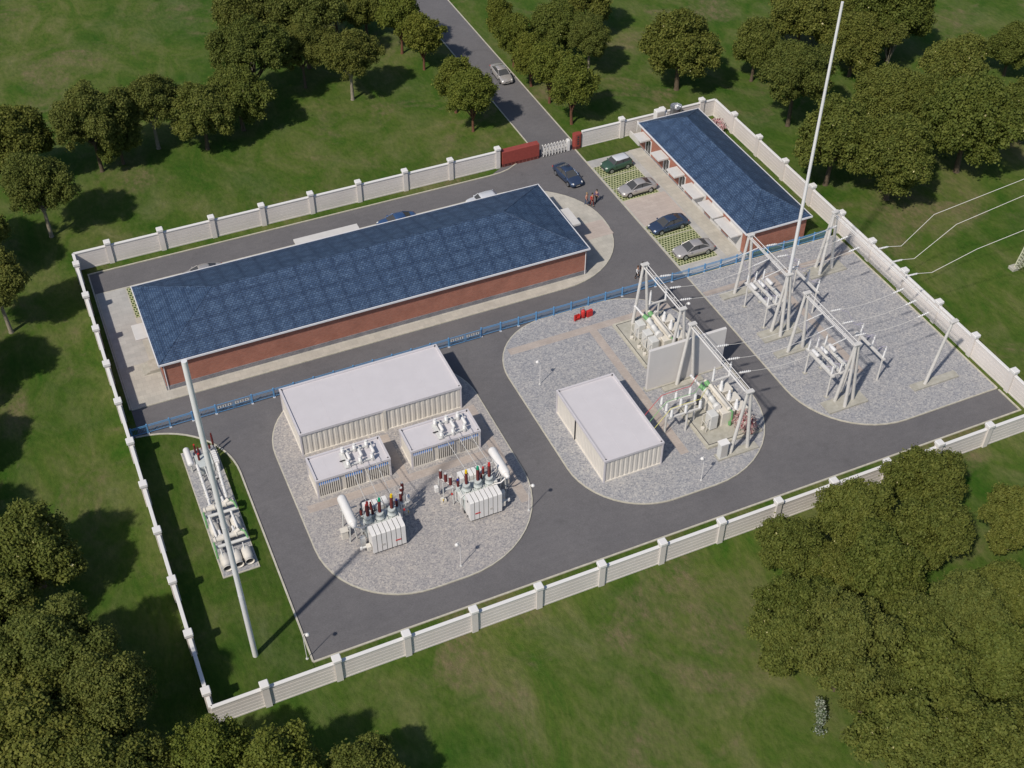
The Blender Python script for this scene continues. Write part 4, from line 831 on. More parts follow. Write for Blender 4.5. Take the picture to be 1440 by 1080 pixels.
# ================================================================== CARS
def loft(mb, rings, m, smooth=True, close=True):
    n = len(rings[0]); vs = [p for r in rings for p in r]; fs = []
    for j in range(len(rings)-1):
        for k_ in range(n-(0 if close else 1)): fs.append((j*n+k_, (j+1)*n+k_, (j+1)*n+(k_+1) % n, j*n+(k_+1) % n))
    if close: fs.append(tuple(range(n))); fs.append(tuple((len(rings)-1)*n+k_ for k_ in reversed(range(n))))
    mb.add(vs, fs, m, smooth)
def car(name, label, paint, roofp, L=4.75, W=1.84, H=1.44, hatch=False):
    o = thing(name, label, 'car', (0, 0, 0), 0, 'cars'); s = L/4.75; hw = W/2
    if not hatch: st = [(-2.37, .72, .42, .80), (-2.28, .86, .30, .93), (-1.9, .97, .22, 1.0), (-1.2, 1, .2, 1.0), (0, 1, .2, .98), (0.95, 1, .2, .95), (1.5, .98, .2, .88), (2.0, .94, .22, .79), (2.27, .84, .26, .68), (2.37, .70, .36, .58)]
    else: st = [(-2.3, .80, .40, .95), (-2.2, .92, .30, 1.05), (-1.8, 1, .24, 1.08), (-1, 1, .22, 1.06), (0, 1, .22, 1.04), (1.0, 1, .22, 1.02), (1.6, .97, .22, .98), (2.05, .92, .24, .90), (2.27, .84, .3, .78), (2.34, .72, .42, .62)]
    rings = []
    for x, w_, zb, zt in st:
        y = hw*w_; h_ = [(y*.90, zb), (y*.985, zb+(zt-zb)*.18), (y, zb+(zt-zb)*.5), (y*.985, zt-(zt-zb)*.18), (y*.93, zt-.03), (y*.7, zt+.015), (0, zt+.03)]
        rings.append([(x*s, a_, b_) for a_, b_ in h_]+[(x*s, -a_, b_) for a_, b_ in reversed(h_[:-1])])
    mb = MB(); loft(mb, rings, paint)
    mb.box(-1.5*s, 1.5*s, -hw*.97, hw*.97, .17, .24, BLACK); body = mb.build('body', o)
    if not hatch: base = [(-1.78, .86, .97), (1.18, .86, .93)]; top = [(-.85, .64, H-.06), (.30, .66, H-.05)]
    else: base = [(-2.15, .86, 1.04), (1.05, .88, 1.0)]; top = [(-1.75, .72, H-.05), (.40, .72, H-.04)]
    zb = .9
    B = [(base[0][0]*s, -hw*base[0][1], base[0][2]), (base[1][0]*s, -hw*base[1][1], base[1][2]), (base[1][0]*s, hw*base[1][1], base[1][2]), (base[0][0]*s, hw*base[0][1], base[0][2])]
    T_ = [(top[0][0]*s, -hw*top[0][1], top[0][2]), (top[1][0]*s, -hw*top[1][1], top[1][2]), (top[1][0]*s, hw*top[1][1], top[1][2]), (top[0][0]*s, hw*top[0][1], top[0][2])]
    mb = MB(); mb.add(B+T_, [(0, 1, 5, 4), (1, 2, 6, 5), (2, 3, 7, 6), (3, 0, 4, 7), (4, 5, 6, 7)], CARGLASS); mb.build('windows', o)
    mb = MB(); r_ = []
    for fx in (0, .12, .5, .88, 1):
        x = T_[0][0]+(T_[1][0]-T_[0][0])*fx-(0.05 if fx == 0 else 0)+(0.05 if fx == 1 else 0); dz = (-.02, .02, .045, .02, -.02)[(0, .12, .5, .88, 1).index(fx)]; y = hw*.70 if fx in (.12, .5, .88) else hw*.64
        if hatch: y = hw*.77 if fx in (.12, .5, .88) else hw*.72
        r_.append([(x, -y, H-.06+dz-.03), (x, -y*.9, H-.03+dz), (x, 0, H+dz), (x, y*.9, H-.03+dz), (x, y, H-.06+dz-.03), (x, 0, H-.1+dz)])
    loft(mb, r_, roofp); mb.build('roof', o)
    mb = MB()
    for i in range(4):
        p, q = Vector(B[i]), Vector(T_[i]); mb.cyl(p, q, 0.045, paint, n=6)
    for sy in (0, 3):
        p = Vector(B[0 if sy == 0 else 3]).lerp(Vector(B[1 if sy == 0 else 2]), .52); q = Vector(T_[0 if sy == 0 else 3]).lerp(Vector(T_[1 if sy == 0 else 2]), .45); mb.cyl(p, q, 0.04, BLACK, n=5)
    mb.build('pillars', o)
    for wx in (1.42*s, -1.38*s):
        for sy in (-1, 1):
            w_ = MB(); y = sy*(hw-.02); w_.cyl((wx, y-sy*.2, .33), (wx, y+sy*.02, .33), .33, BLACK, n=18); ww = w_.build('wheel', o)
            r2 = MB(); r2.cyl((wx, y, .33), (wx, y+sy*.032, .33), .22, CHROME, n=12); r2.cyl((wx, y+sy*.03, .33), (wx, y+sy*.04, .33), .06, DARK, n=8); r2.build('rim', ww)
            ar = MB(); ar.lathe((wx, y-sy*.1, .36), (wx, y+sy*.008, .36), [(0, .38), (1, .38)], BLACK, 18); ar.build('wheel_arch', body)
    for sy in (-1, 1):
        h_ = MB(); h_.lathe((2.1*s, sy*hw*.66, .70 if not hatch else .8), (2.33*s, sy*hw*.64, .64 if not hatch else .74), [(0, .08), (.6, .11), (1, .05)], GREYW, 10); h_.build('headlight', o)
        t_ = MB(); t_.box(-2.36*s, -2.2*s, sy*hw*.72-.17, sy*hw*.72+.13, .72, .84, RED, .02); t_.build('tail_light', o)
        m2 = MB(); m2.box(.78*s, .95*s, sy*(hw+.08)-.09, sy*(hw+.08)+.07, .95, 1.06, paint, .03); m2.build('mirror', o)
    gr = MB(); gr.box(2.3*s, 2.385*s, -.36, .36, .44, .57, DARK, .02); gr.box(2.3*s, 2.40*s, -.25, .25, .36, .43, PLATE); gr.build('grille', o)
    return o
def paint(name, c, metal=0.3): return mat(name, c, 0.24, metal, 0.6)
P_SIL = paint('silver_paint', (0.52, 0.49, 0.47), 0.45); P_BLU = paint('dark_blue_paint', (0.075, 0.11, 0.19), 0.6); P_GRN = paint('green_car_paint', (0.06, 0.12, 0.085), 0.3); P_WHT = paint('white_car_paint', (0.62, 0.64, 0.68), 0.1); P_MB = paint('mid_blue_paint', (0.05, 0.11, 0.25), 0.3)
PZ = 0.129
c1 = car('sedan_car', 'silver sedan parked in the upper turf bays, just below the green hatchback', P_SIL, P_SIL); c1.location = (63.95, 50.0, PZ); c1.rotation_euler = (0, 0, R(181))
dup(c1, (64.0, 36.7, PZ), R(179), 'silver sedan parked in the lowest turf bay, nearest the blue fence')
dup(c1, (60.0, 81.6, 0.012), R(-92), 'silver sedan driving down the entry road beyond the gate')
dup(c1, (12.4, 54.5, PZ), R(180), 'silver car half hidden behind the left end of the long blue roof')
c2 = car('sedan_car', 'dark blue sedan parked in the lower turf bays above the last silver sedan', P_BLU, P_BLU); c2.location = (63.7, 42.0, PZ); c2.rotation_euler = (0, 0, R(184))
dup(c2, (57.6, 55.9, 0.012), R(-84), 'dark blue sedan driving in the yard just inside the gate')
c3 = car('sedan_car', 'blue car half hidden behind the middle of the long blue roof', P_MB, P_MB); c3.location = (35.3, 55.0, PZ); c3.rotation_euler = (0, 0, R(180))
c4 = car('hatchback_car', 'dark green hatchback with a white roof in the top parking bay', P_GRN, P_WHT, 3.9, 1.75, 1.48, True); c4.location = (64.0, 55.5, PZ); c4.rotation_euler = (0, 0, R(185))
c5 = car('hatchback_car', 'white car half hidden behind the right part of the long blue roof', P_WHT, P_WHT, 4.0, 1.75, 1.5, True); c5.location = (45.9, 54.7, PZ); c5.rotation_euler = (0, 0, R(180))

# ================================================================== PEOPLE
def skin_mesh(name, J, E, m, root=0, parent=None, sub_=1):
    me = bpy.data.meshes.new(name); me.from_pydata([j[0] for j in J], E, []); o = bpy.data.objects.new(name, me); col.objects.link(o)
    md = o.modifiers.new('s', 'SKIN'); md.use_smooth_shade = True
    sv = me.skin_vertices[0].data if me.skin_vertices else None
    if sv is None: me.skin_vertices.new() if hasattr(me.skin_vertices, 'new') else None; sv = me.skin_vertices[0].data
    for i, j in enumerate(J): r_ = j[1]; sv[i].radius = r_ if isinstance(r_, tuple) else (r_, r_); sv[i].use_root = (i == root)
    ms = o.modifiers.new('u', 'SUBSURF'); ms.levels = sub_; ms.render_levels = sub_
    dg = bpy.context.evaluated_depsgraph_get(); nm = bpy.data.meshes.new_from_object(o.evaluated_get(dg)); o.modifiers.clear(); o.data = nm
    nm.materials.clear(); nm.materials.append(m)
    if parent: o.parent = parent
    return o
SKIN = mat('skin', (0.45, 0.27, 0.19), 0.6)
def person(label, loc, rz, shirt, trousers, hair, stride=0.18, arm=0.12, skirt=False):
    o = thing('person', label, 'person', loc, R(rz), 'people in the yard')
    J = []; E = []
    def j(p, r, par=None):
        J.append((p, r)); i = len(J)-1
        if par is not None: E.append((par, i))
        return i
    def limbs(full=True, k=1.0, arms=True, hand=True, legs=True, low=0.09):
        pel = j((0, 0, .95), (.13*k, .11*k)); ch = j((0, 0, 1.15), (.12*k, .10*k), pel); sh = j((0, 0, 1.38), (.15*k, .10*k), ch)
        if full:
            nk = j((0, 0, 1.50), .055, sh); hd = j((.02, 0, 1.60), (.085, .08), nk); j((.015, 0, 1.72), (.08, .085), hd); j((.10, 0, 1.61), .018, hd)
            for s_ in (-1, 1): j((0.0, s_*.09, 1.62), .016, hd)
        for s_ in (-1, 1):
            if legs:
                hp = j((0, s_*.09, .90), .09*k, pel); kn = j((s_*stride*.5+.03, s_*.10, .50), .062*k, hp); an = j((s_*stride-.02, s_*.10, low), .042*k if full else .055*k, kn)
                if full: j((s_*stride+.12, s_*.10, .045), .04, an)
            if arms:
                so_ = j((0, s_*.19, 1.40), .055*k, sh); el = j((-s_*arm*.4-.02, s_*.24, 1.14), .043*k, so_); wr = j((-s_*arm+.08, s_*.25, .92), .03 if full else .04, el)
                if full and hand:
                    pm = j((-s_*arm+.10, s_*.25, .85), (.036, .02), wr); bx = -s_*arm+.10
                    for q, (dx, ln) in enumerate(((-.03, .065), (-.01, .08), (.01, .085), (.03, .075))):
                        a_ = j((bx+dx, s_*.255, .80), .009, pm); j((bx+dx+.01, s_*.245, .80-ln), .007, a_)
                    a_ = j((bx+.045, s_*.24, .84), .011, pm); j((bx+.06, s_*.235, .79), .009, a_)
        return
    limbs(); skin_mesh('body', J, E, SKIN, 0, o); J2 = J
    J = []; E = []
    def j(p, r, par=None):
        J.append((p, r)); i = len(J)-1
        if par is not None: E.append((par, i))
        return i
    pel = j((0, 0, .98), (.145, .125)); ch = j((0, 0, 1.15), (.135, .115), pel); sh = j((0, 0, 1.38), (.16, .11), ch)
    for s_ in (-1, 1): so_ = j((0, s_*.19, 1.40), .07, sh); el = j((-s_*arm*.4-.02, s_*.24, 1.14), .056, so_); j((-s_*arm+.06, s_*.25, .96), .045, el)
    skin_mesh('shirt', J, E, shirt, 0, o)
    J = []; E = []
    pel = j((0, 0, .95), (.14, .12))
    for s_ in (-1, 1): hp = j((0, s_*.09, .86), .10, pel); kn = j((s_*stride*.5+.03, s_*.10, .50), .075, hp); j((s_*stride-.02, s_*.10, .10), .06, kn)
    skin_mesh('trousers', J, E, trousers, 0, o)
    mb = MB(); mb.lathe((-.015, 0, 1.60), (-.015, 0, 1.83), [(0, .085), (.3, .105), (.7, .098), (.95, .05), (1, .01)], hair, 12); mb.build('hair', o)
    for s_ in (-1, 1):
        mb = MB(); mb.box(s_*stride-.07, s_*stride+.2, s_*.10-.055, s_*.10+.055, 0, .085, BLACK, .03); mb.build('shoe', o)
    return o
CL = lambda n, c: mat(n+'_cloth', c, 0.9)
H_D = mat('dark_hair', (0.03, 0.02, 0.015), 0.7); H_B = mat('blond_hair', (0.30, 0.20, 0.10), 0.7); BLK = CL('black', (0.02, 0.02, 0.022)); JEAN = CL('blue', (0.06, 0.09, 0.16))
person('person in a salmon top and blue trousers, left of three by the blue sedan', (57.2, 50.0, 0.012), -60, CL('salmon', (0.55, 0.27, 0.20)), JEAN, H_B)
person('person in a bright red jacket, foremost of three by the blue sedan', (57.75, 49.65, 0.012), -80, CL('red', (0.55, 0.03, 0.02)), CL('dark_red', (0.15, 0.03, 0.03)), H_D)
person('person in a purple top and dark trousers, right of three by the blue sedan', (58.55, 50.1, 0.012), 200, CL('purple', (0.12, 0.06, 0.20)), BLK, H_D)
person('brown haired person in a white shirt and black trousers near the gantry', (56.1, 35.2, 0.012), -70, CL('white', (0.75, 0.75, 0.75)), BLK, mat('brown_hair', (0.09, 0.04, 0.02), .7), 0.22, 0.2)
person('person dressed all in black beside the one in the white shirt', (56.9, 35.6, 0.012), -110, BLK, BLK, H_D, 0.12)

# ================================================================== FIRE EQUIPMENT
o = thing('fire_extinguisher_trolley', 'red wheeled fire extinguisher between two red boxes by the blue fence', 'fire extinguisher', (47.6, 31.5, ISL)).scale = (.85, .85, .85); o = bpy.data.objects['fire_extinguisher_trolley']
mb = MB(); mb.lathe((0, 0, .12), (0, 0, 1.35), [(0, .2), (.05, .28), (.8, .28), (.92, .18), (.96, .07), (1, .07)], RED, 16); mb.build('cylinder', o)
mb = MB(); mb.tube([(-.25, .2, .3), (-.25, .3, 1.4), (.25, .3, 1.4), (.25, .2, .3)], .03, DARKR, 6); mb.tube([(.1, 0, 1.35), (.35, 0, 1.2), (.35, 0, .5)], .02, BLACK, 5); mb.build('handle', o)
for s_ in (-1, 1): mb = MB(); mb.cyl((s_*.3, .15, .18), (s_*.38, .15, .18), .18, DARK, n=14); mb.build('wheel', o)
o = thing('fire_box', 'red fire equipment box right of the wheeled extinguisher', 'box', (48.35, 31.5, ISL), R(8)); o.scale = (.85, .85, .85); mb = MB(); mb.box(-.42, .42, -.2, .2, 0.04, .95, RED, .03); mb.build('housing', o)
mb = MB(); mb.box(-.38, -.02, -.215, -.202, .1, .88, RED, .004); mb.box(.02, .38, -.215, -.202, .1, .88, RED, .004); mb.build('door', o)
o = thing('fire_rack', 'small red rack of fire buckets left of the wheeled extinguisher', 'rack', (46.85, 31.4, ISL), R(8)); o.scale = (.85, .85, .85); mb = MB()
mb.box(-.38, .38, .1, .14, .05, .85, RED); mb.box(-.38, -.34, -.15, .1, .05, .85, RED); mb.box(.34, .38, -.15, .1, .05, .85, RED); mb.box(-.34, .34, -.15, .1, .4, .44, RED); mb.build('frame', o)
for i in (-.2, .03, .25): mb = MB(); mb.cyl((i-.01, -.02, .06), (i-.01, -.02, .36), .08, RED, .105, 12); mb.build('bucket', o)

# ================================================================== TOWER at the right edge
o = thing('lattice_tower', 'pale lattice pylon with splayed legs, cut off by the right edge', 'pylon', (97.4, 17.7, 0)); H_ = 26; b0, b1 = 2.15, 0.7
def leg_pt(sx, sy, z): r_ = b0+(b1-b0)*min(1, z/18); return Vector((sx*r_, sy*r_, z))
LAT = mat('lattice_steel', (0.60, 0.60, 0.46), 0.6)
for sx in (-1, 1):
    for sy in (-1, 1):
        mb = MB(); mb.box(sx*b0-.42, sx*b0+.42, sy*b0-.42, sy*b0+.42, 0, .35, CONC, .03); mb.build('footing', o)
        mb = MB(); mb.tube([leg_pt(sx, sy, .3), leg_pt(sx, sy, 18), leg_pt(sx, sy, H_)], .07, LAT, 6); mb.build('leg', o)
for (A_, B_) in (((-1, -1), (1, -1)), ((1, -1), (1, 1)), ((1, 1), (-1, 1)), ((-1, 1), (-1, -1))):
    mb = MB(); z = 3.0
    while z < H_-1: z2 = z+1.6; mb.cyl(leg_pt(*A_, z), leg_pt(*B_, z2), .035, LAT, n=4); mb.cyl(leg_pt(*B_, z), leg_pt(*A_, z2), .035, LAT, n=4); mb.cyl(leg_pt(*A_, z), leg_pt(*B_, z), .03, LAT, n=4); z = z2
    for P_, Q_ in ((A_, B_), (B_, A_)):
        prev = None
        for i in range(7):
            zz = .35+i*.42; e = leg_pt(*P_, zz); inn = e.lerp(leg_pt(*Q_, zz), min(.5, .16+.04*i+(.012*i*i))); inn.z = zz+.15
            mb.cyl(e, inn, .02, LAT, n=4)
            if prev: mb.cyl(prev[1], inn, .03, LAT, n=4); mb.cyl(prev[1], e, .02, LAT, n=4); mb.cyl(prev[0], inn, .02, LAT, n=4)
            prev = (e, inn)
    mb.build('bracing', o)
for z in (15.5, 19.5, 23.5):
    mb = MB(); w_ = 3.6
    for s_ in (-1, 1):
        for sx in (-.6, .6): mb.cyl((sx, s_*.7, z), (0, s_*w_, z+.1), .05, LAT, n=4); mb.cyl((sx, s_*.7, z+1.0), (0, s_*w_, z+.1), .04, LAT, n=4)
    mb.build('crossarm', o)

# ================================================================== TREES
def leaf_mesh(name, blobs, n, size, m, seed, droop=0.25):
    r = np.random.RandomState(seed); B = np.array(blobs); wts = B[:, 3]**2; idx = r.choice(len(B), n, p=wts/wts.sum())
    dr = r.normal(size=(n, 3)); dr[:, 2] += 0.25; dr /= np.linalg.norm(dr, axis=1)[:, None]
    rad = B[idx, 3]*(0.60+0.42*np.sqrt(r.rand(n)))+0.16*r.normal(size=n)*(0.5+r.rand(n))
    sc3 = np.array([1, 1, 0.82]); P = B[idx, :3]+dr*rad[:, None]*sc3
    # drop leaves buried deep in other blobs
    D = np.linalg.norm((P[:, None, :]-B[None, :, :3])/sc3, axis=2)/B[None, :, 3]; D[np.arange(n), idx] = 9
    keep = D.min(1) > 0.45; P = P[keep]; dr = dr[keep]; n = len(P)
    nn = dr*0.6+r.normal(size=(n, 3))*0.6; nn[:, 2] += 0.45; nn[:, 0] -= 0.15; nn /= np.linalg.norm(nn, axis=1)[:, None]
    t = np.cross(nn, r.normal(size=(n, 3))); t /= np.linalg.norm(t, axis=1)[:, None]; b = np.cross(nn, t)
    s = size*(0.6+0.8*r.rand(n))[:, None]
    V = np.empty((n, 4, 3)); V[:, 0] = P-t*s*0.55; V[:, 1] = P-b*s*0.38+nn*s*0.12; V[:, 2] = P+t*s*0.55-nn*s*0.15; V[:, 3] = P+b*s*0.38+nn*s*0.12
    me = bpy.data.meshes.new(name); me.vertices.add(n*4); me.vertices.foreach_set('co', V.reshape(-1)); me.loops.add(n*4); me.loops.foreach_set('vertex_index', np.arange(n*4, dtype=np.int32))
    me.polygons.add(n); me.polygons.foreach_set('loop_start', np.arange(0, n*4, 4, dtype=np.int32)); me.polygons.foreach_set('loop_total', np.full(n, 4, dtype=np.int32))
    me.materials.append(m); me.update(calc_edges=True); me.validate(); return me
def tree_proto(kind, seed):
    r = random.Random(seed); blobs = []; trunk = MB(); bark = BARK
    if kind == 'D':   # dense broad lumpy crown, nominal diameter 7.5
        n = 100; zc, rx, rz = 4.8, 3.0, 2.9; bl = (0.34, 0.86); nl = 62000; lm = LEAF_D; ls = .21; tr = .24; th = 2.6; bark = BARK
    elif kind == 'U': # taller, visible trunk, spreading limbs
        n = 95; zc, rx, rz = 6.4, 3.1, 2.5; bl = (0.30, 0.80); nl = 62000; lm = LEAF_U; ls = .175; tr = .2; th = 3.6; bark = BARKP if seed % 2 else BARK
    elif kind == 'R': # roadside, rounded egg crown, nominal diameter 5.2
        n = 80; zc, rx, rz = 4.6, 1.95, 2.6; bl = (0.25, 0.62); nl = 44000; lm = LEAF_R; ls = .175; tr = .16; th = 1.7; bark = BARKR
    else:             # open pale limbed tree
        n = 12; zc, rx, rz = 6.0, 2.0, 1.8; bl = (0.45, 0.8); nl = 4200; lm = LEAF_U; ls = .24; tr = .17; th = 2.2; bark = BARKP
    nlob = {'D': 11, 'U': 10, 'R': 9, 'B': 5}[kind]; lobes = []
    for i in range(nlob):
        cph = 1-2*(i+.5)/nlob*0.86; ph = math.acos(cph); th_ = i*2.39996+r.uniform(-.45, .45); q = r.uniform(.62, .98)
        lobes.append((rx*q*math.sin(ph)*math.cos(th_), rx*q*math.sin(ph)*math.sin(th_), zc+rz*q*cph*.9, (rx+rz)/2*r.uniform(.34, .52)))
    if kind != 'B': lobes += [(0, 0, zc-.2, rx*.66), (r.uniform(-.4, .4), r.uniform(-.4, .4), zc+rz*.86, rx*.30), (r.uniform(-.9, .9), r.uniform(-.9, .9), zc+rz*.55, rx*.42)]
    per = max(3, int(n/nlob)+2)
    for (lx, ly, lz, lr) in lobes:
        off = r.uniform(0, 6.28)
        for i in range(per):
            cph = 1-2*(i+.5)/per*0.9; ph = math.acos(cph); th_ = i*2.39996+off
            blobs.append((lx+lr*math.sin(ph)*math.cos(th_)*r.uniform(.8, 1.1), ly+lr*math.sin(ph)*math.sin(th_)*r.uniform(.8, 1.1), lz+lr*cph*.85, r.uniform(*bl)))
    trunk.lathe((0, 0, -0.1), (r.uniform(-.15, .15), r.uniform(-.15, .15), th), [(0, tr*1.6), (.08, tr*1.15), (.5, tr), (1, tr*.85)], bark, 10)
    limbs = MB()
    for i in range(9 if kind != 'B' else 7):
        t_ = lobes[i % len(lobes)]; st_ = Vector((0, 0, th*r.uniform(.75, .98))); en = Vector(t_[:3]); md = st_.lerp(en, .5)+Vector((0, 0, -.3+r.uniform(0, .5)))
        limbs.lathe(st_, md, [(0, tr*.55), (1, tr*.36)], bark, 7); limbs.lathe(md, en, [(0, tr*.36), (1, tr*.12)], bark, 6)
    nm = {'D': 'dense_tree', 'U': 'spreading_tree', 'R': 'roadside_tree', 'B': 'sparse_tree'}[kind]
    o = thing(nm, 'x', 'tree', (0, 0, 0)); tr_o = trunk.build('trunk', o); limbs.build('limbs', tr_o)
    me = leaf_mesh('crown', blobs, nl, ls, lm, seed); c_ = bpy.data.objects.new('crown', me); col.objects.link(c_); c_.parent = o
    return o
TREES = [
(-1.7, 69.2, 1.03, 'U', 'visible pale trunk, nearest the upper left corner of the compound'), (-2.7, 81.0, 1.06, 'D', 'at the left edge behind the trunked tree near the compound corner'),
(6.1, 80.4, 1.03, 'U', 'second from the left edge in the upper left row'), (8.8, 81.0, 0.69, 'D', 'small, between the second and third of the upper left row'),
(13.5, 82.7, 0.95, 'U', 'third in the upper left row, with a clear straight trunk'), (19.1, 80.1, 0.91, 'D', 'rounder one at the middle of the upper left row'),
(24.4, 82.6, 0.89, 'D', 'low one at the lower right end of the upper left row'), (27.7, 87.3, 1.11, 'U', 'above the low end of the upper left row'),
(29.5, 96.7, 1.06, 'U', 'touching the top edge over the upper left row'), (34.8, 89.7, 0.8, 'U', 'with a trunk showing, left of the tree with long shadow'),
(39.6, 84.2, 0.92, 'U', 'with long shadow and bare trunk, foremost of the top middle group'), (36.8, 94.6, 1.16, 'U', 'cut by the top edge above the lone trunked tree'),
(43.2, 101.9, 0.88, 'D', 'at the top edge right of the top middle group'), (47.2, 100.6, 0.8, 'D', 'at the top edge nearest the left roadside trees'),
(49.9, 93.3, 1.16, 'R', 'topmost on the left side of the entry road'), (51.1, 87.8, 0.99, 'R', 'second from the top on the left of the entry road'),
(50.9, 75.6, 0.98, 'R', 'third from the top on the left of the entry road'), (51.2, 70.5, 1.06, 'R', 'nearest the gate on the left side of the entry road'),
(63.3, 89.7, 0.87, 'R', 'topmost of the row right of the entry road'), (62.7, 83.6, 0.89, 'R', 'second of the row right of the entry road'),
(62.7, 77.8, 0.98, 'R', 'middle of the row right of the entry road'), (63.1, 72.9, 0.99, 'R', 'fourth of the row right of the entry road'),
(63.5, 67.0, 1.12, 'R', 'nearest the gate in the row right of the entry road'), (69.1, 83.8, 0.88, 'D', 'behind the row right of the entry road'),
(71.2, 77.7, 0.81, 'U', 'with pale forked limbs right of the roadside row'), (76.2, 87.9, 0.88, 'D', 'at the top edge above the tree with pale forked limbs'),
(80.2, 69.2, 1.31, 'D', 'standing alone above the small building'), (90.6, 67.1, 0.93, 'D', 'left end of the group crossed by the tall thin mast'),
(88.8, 55.4, 1.22, 'U', 'broad, central in the group left of the tall mast'), (103.5, 62.8, 1.06, 'D', 'right of the tall thin mast in the upper group'),
(101.5, 72.6, 1.2, 'D', 'at the top edge left of the tall thin mast'), (110.9, 64.3, 1.28, 'D', 'at the top edge, upper right, behind the bare limbed tree'),
(108.0, 61.0, 0.89, 'B', 'nearly bare, with pale limbs, upper right'), (105.7, 70.1, 0.92, 'D', 'at the top edge right behind the tall thin mast tip'),
(84.1+1.5, 42.2, 1.2, 'D', 'nearest the right boundary wall, behind the tall thin mast'), (90.5, 36.7, 1.19, 'D', 'foremost of the right group, beside the outgoing lines'),
(98.8, 49.4, 1.09, 'D', 'upper left of the big right group'), (108.6, 48.9, 1.25, 'D', 'upper middle of the big right group'),
(101.9, 38.1, 1.33, 'D', 'large, at the lower right of the big right group'), (123.0, 54.5, 0.89, 'D', 'at the right edge, topmost there'),
(113.0, 40.9, 0.9, 'D', 'at the right edge beside the big right group'), (101.8, 45.4, 0.99, 'D', 'in the centre of the big right group'),
(-8.2, 53.7, 0.88, 'U', 'cut by the left edge level with the hall roof'), (-13.9, 45.8, 1.01, 'D', None), (-17.3, 35.3, 0.94, 'D', None), (-10.8, 65.0, 1.12, 'D', None), (-18.6, 25.1, 0.97, 'D', None),
(-10.2, 18.4, 0.99, 'D', 'topmost in the lower left clump'), (-9.6, 6.0, 1.06, 'U', 'large and soft, middle of the lower left clump'), (-6.7, 0.7, 0.94, 'U', 'reaching furthest right in the lower left clump'),
(-11.8, -0.3, 1.09, 'D', 'low in the lower left clump, under the soft broad ones'), (-14.0, 13.0, 0.9, 'D', 'at the left edge of the lower left clump'),
(-0.8, -6.4, 1.02, 'R', 'bright, just below the bottom left wall corner'), (3.2, -9.4, 1.08, 'R', 'bright, second along the bottom edge from the wall corner'),
(8.5, -11.5, 0.73, 'D', 'small, third along the bottom edge from the wall corner'), (-8.0, -4.8, 1.0, 'D', 'at the bottom edge of the lower left clump'),
(-14.6, 5.4, 0.92, 'D', 'at the left edge under the soft broad tree'), (-4.9, -6.8, 0.74, 'D', 'small, at the bottom edge left of the bright tree'),
(63.2, -5.0, 0.89, 'D', 'overlapping the bottom wall, topmost of the lower right wood'), (55.2, -5.4, 0.86, 'D', 'second against the bottom wall in the lower right wood'),
(48.4, -6.4, 0.79, 'D', 'leftmost against the bottom wall in the lower right wood'), (59.7, -10.1, 0.85, 'D', 'just below the topmost of the lower right wood'),
(53.3, -11.5, 0.87, 'D', 'centre of the upper part of the lower right wood'), (50.3, -9.5, 0.63, 'D', 'small, between the leftmost and centre trees of the lower right wood'),
(45.7, -11.5, 0.7, 'D', 'beside the left fringe of the lower right wood'), (45.7, -17.4, 1.0, 'U', 'broad, with a trunk showing, in the lower right wood'),
(55.4, -18.3, 0.87, 'U', 'soft crown in the middle of the lower right wood'), (68.3, -11.5, 0.75, 'D', 'at the right edge, top of the lower right wood'),
(61.5, -17.2, 0.71, 'D', 'near the right edge of the lower right wood'), (50.8, -20.8, 0.94, 'D', 'lower middle of the lower right wood'),
(55.7, -22.8, 0.91, 'D', 'lower right part of the lower right wood near the edge'), (45.7, -25.1, 0.9, 'D', 'at the bottom edge, left end of the lower right wood'),
(50.6, -28.0, 0.96, 'D', 'at the bottom edge, right end of the lower right wood'), (52.7, -15.5, 0.68, 'D', 'small, in the heart of the lower right wood'),
(56.5, -28.0, 0.91, 'D', 'at the lower right corner of the picture'), (49.7, -24.8, 0.77, 'D', 'small, between the two bottom edge trees of the lower right wood'),
(46.4, -20.0, 0.7, 'U', 'small soft one under the broad soft crown'), (64.5, -21.0, 0.9, 'D', None), (43.0, -14.0, 0.72, 'D', 'at the left fringe of the lower right wood')]
PR = {'D': [tree_proto('D', s_) for s_ in (11, 12, 13)], 'U': [tree_proto('U', s_) for s_ in (21, 22)], 'R': [tree_proto('R', 31), tree_proto('R', 32)], 'B': [tree_proto('B', 41)]}
USED = set(); cnt = {'D': 0, 'U': 0, 'R': 0, 'B': 0}
ADJ = {'D': 'dark olive tree ', 'U': 'soft olive tree ', 'R': 'bright olive tree ', 'B': 'sparse tree '}
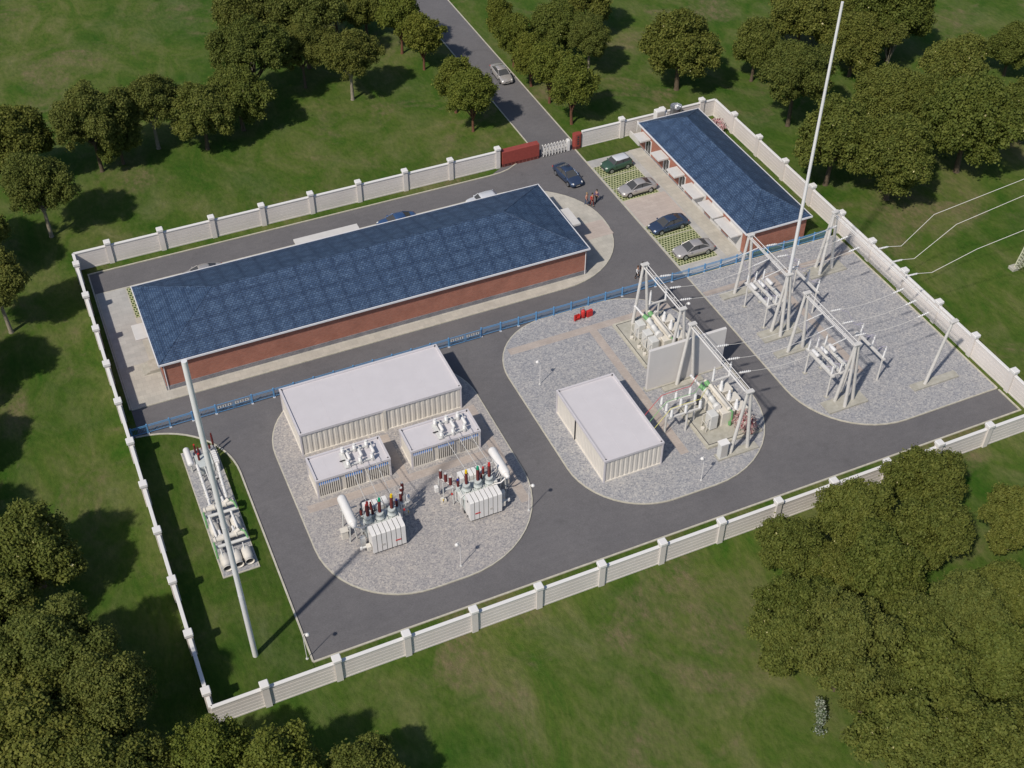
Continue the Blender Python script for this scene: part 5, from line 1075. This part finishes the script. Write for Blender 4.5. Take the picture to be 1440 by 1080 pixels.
for (x, y, s_, kd, lb) in TREES:
    i = cnt[kd] % len(PR[kd]); cnt[kd] += 1; pr = PR[kd][i]
    lb2 = ADJ[kd]+(lb or 'just outside the picture edge'); rz = rnd.uniform(0, 6.28); f_ = ((0.98 if x > 80 else 1.08) if y > 20 else (.96 if x > 20 and y > -8 else 1.04)) if kd in 'DU' else 1.04; scl = (s_*f_*rnd.uniform(.94, 1.06), s_*f_*rnd.uniform(.94, 1.06), s_*f_*rnd.uniform(.98, 1.14 if y > 20 else 1.04))
    gp = {'D': 'dense trees on the grass', 'U': 'spreading trees on the grass', 'R': 'roadside trees', 'B': 'sparse trees'}[kd]
    if pr not in USED: USED.add(pr); pr.location = (x, y, 0); pr.rotation_euler = (0, 0, rz); pr.scale = scl; pr['label'] = lb2; pr['group'] = gp
    else: dup(pr, (x, y, 0), rz, lb2, gp, scl)

def shrub(label, loc, r_, h, m, seed, n=2600, ls=.17):
    q = random.Random(seed); o = thing('flowering_shrub', label, 'shrub', loc); bl = [(q.uniform(-.6, .6)*r_, q.uniform(-.6, .6)*r_, h*q.uniform(.4, .9), r_*q.uniform(.3, .5)) for _ in range(12)]
    me = leaf_mesh('foliage', bl, n, ls, m, seed); c_ = bpy.data.objects.new('foliage', me); col.objects.link(c_); c_.parent = o
    mb = MB()
    for k_ in range(7): b_ = bl[k_]; mb.cyl((0, 0, 0), b_[:3], .035, BARK, .015, 5)
    mb.build('stems', o)
shrub('round pink and white flowering shrub beside the front switchgear and gantry legs', (54.3, 10.4, ISL), 1.25, 1.6, LEAF_P, 3)
shrub('pink flowering shrub in the far right corner behind the small building', (79.3, 57.9, 0.05), 1.2, 1.4, LEAF_P, 4)
q = random.Random(9); o = thing('climbing_plant', 'small silvery leaved plant leaning on the grass left of the lower right wood', 'plant', (42.35, -20.3, 0))
bl = [(.10+.12*i+q.uniform(-.22, .22), .2+.16*i+q.uniform(-.2, .2), .25+.14*i+q.uniform(-.1, .1), q.uniform(.16, .36)) for i in range(9)]; me = leaf_mesh('foliage', bl, 1500, .13, LEAF_S, 9); c_ = bpy.data.objects.new('foliage', me); col.objects.link(c_); c_.parent = o
mb = MB(); mb.tube([(0, 0, 0), (.4, .7, .6), (.9, 1.4, 1.3)], .05, BARKP, 6); mb.build('stem', o)
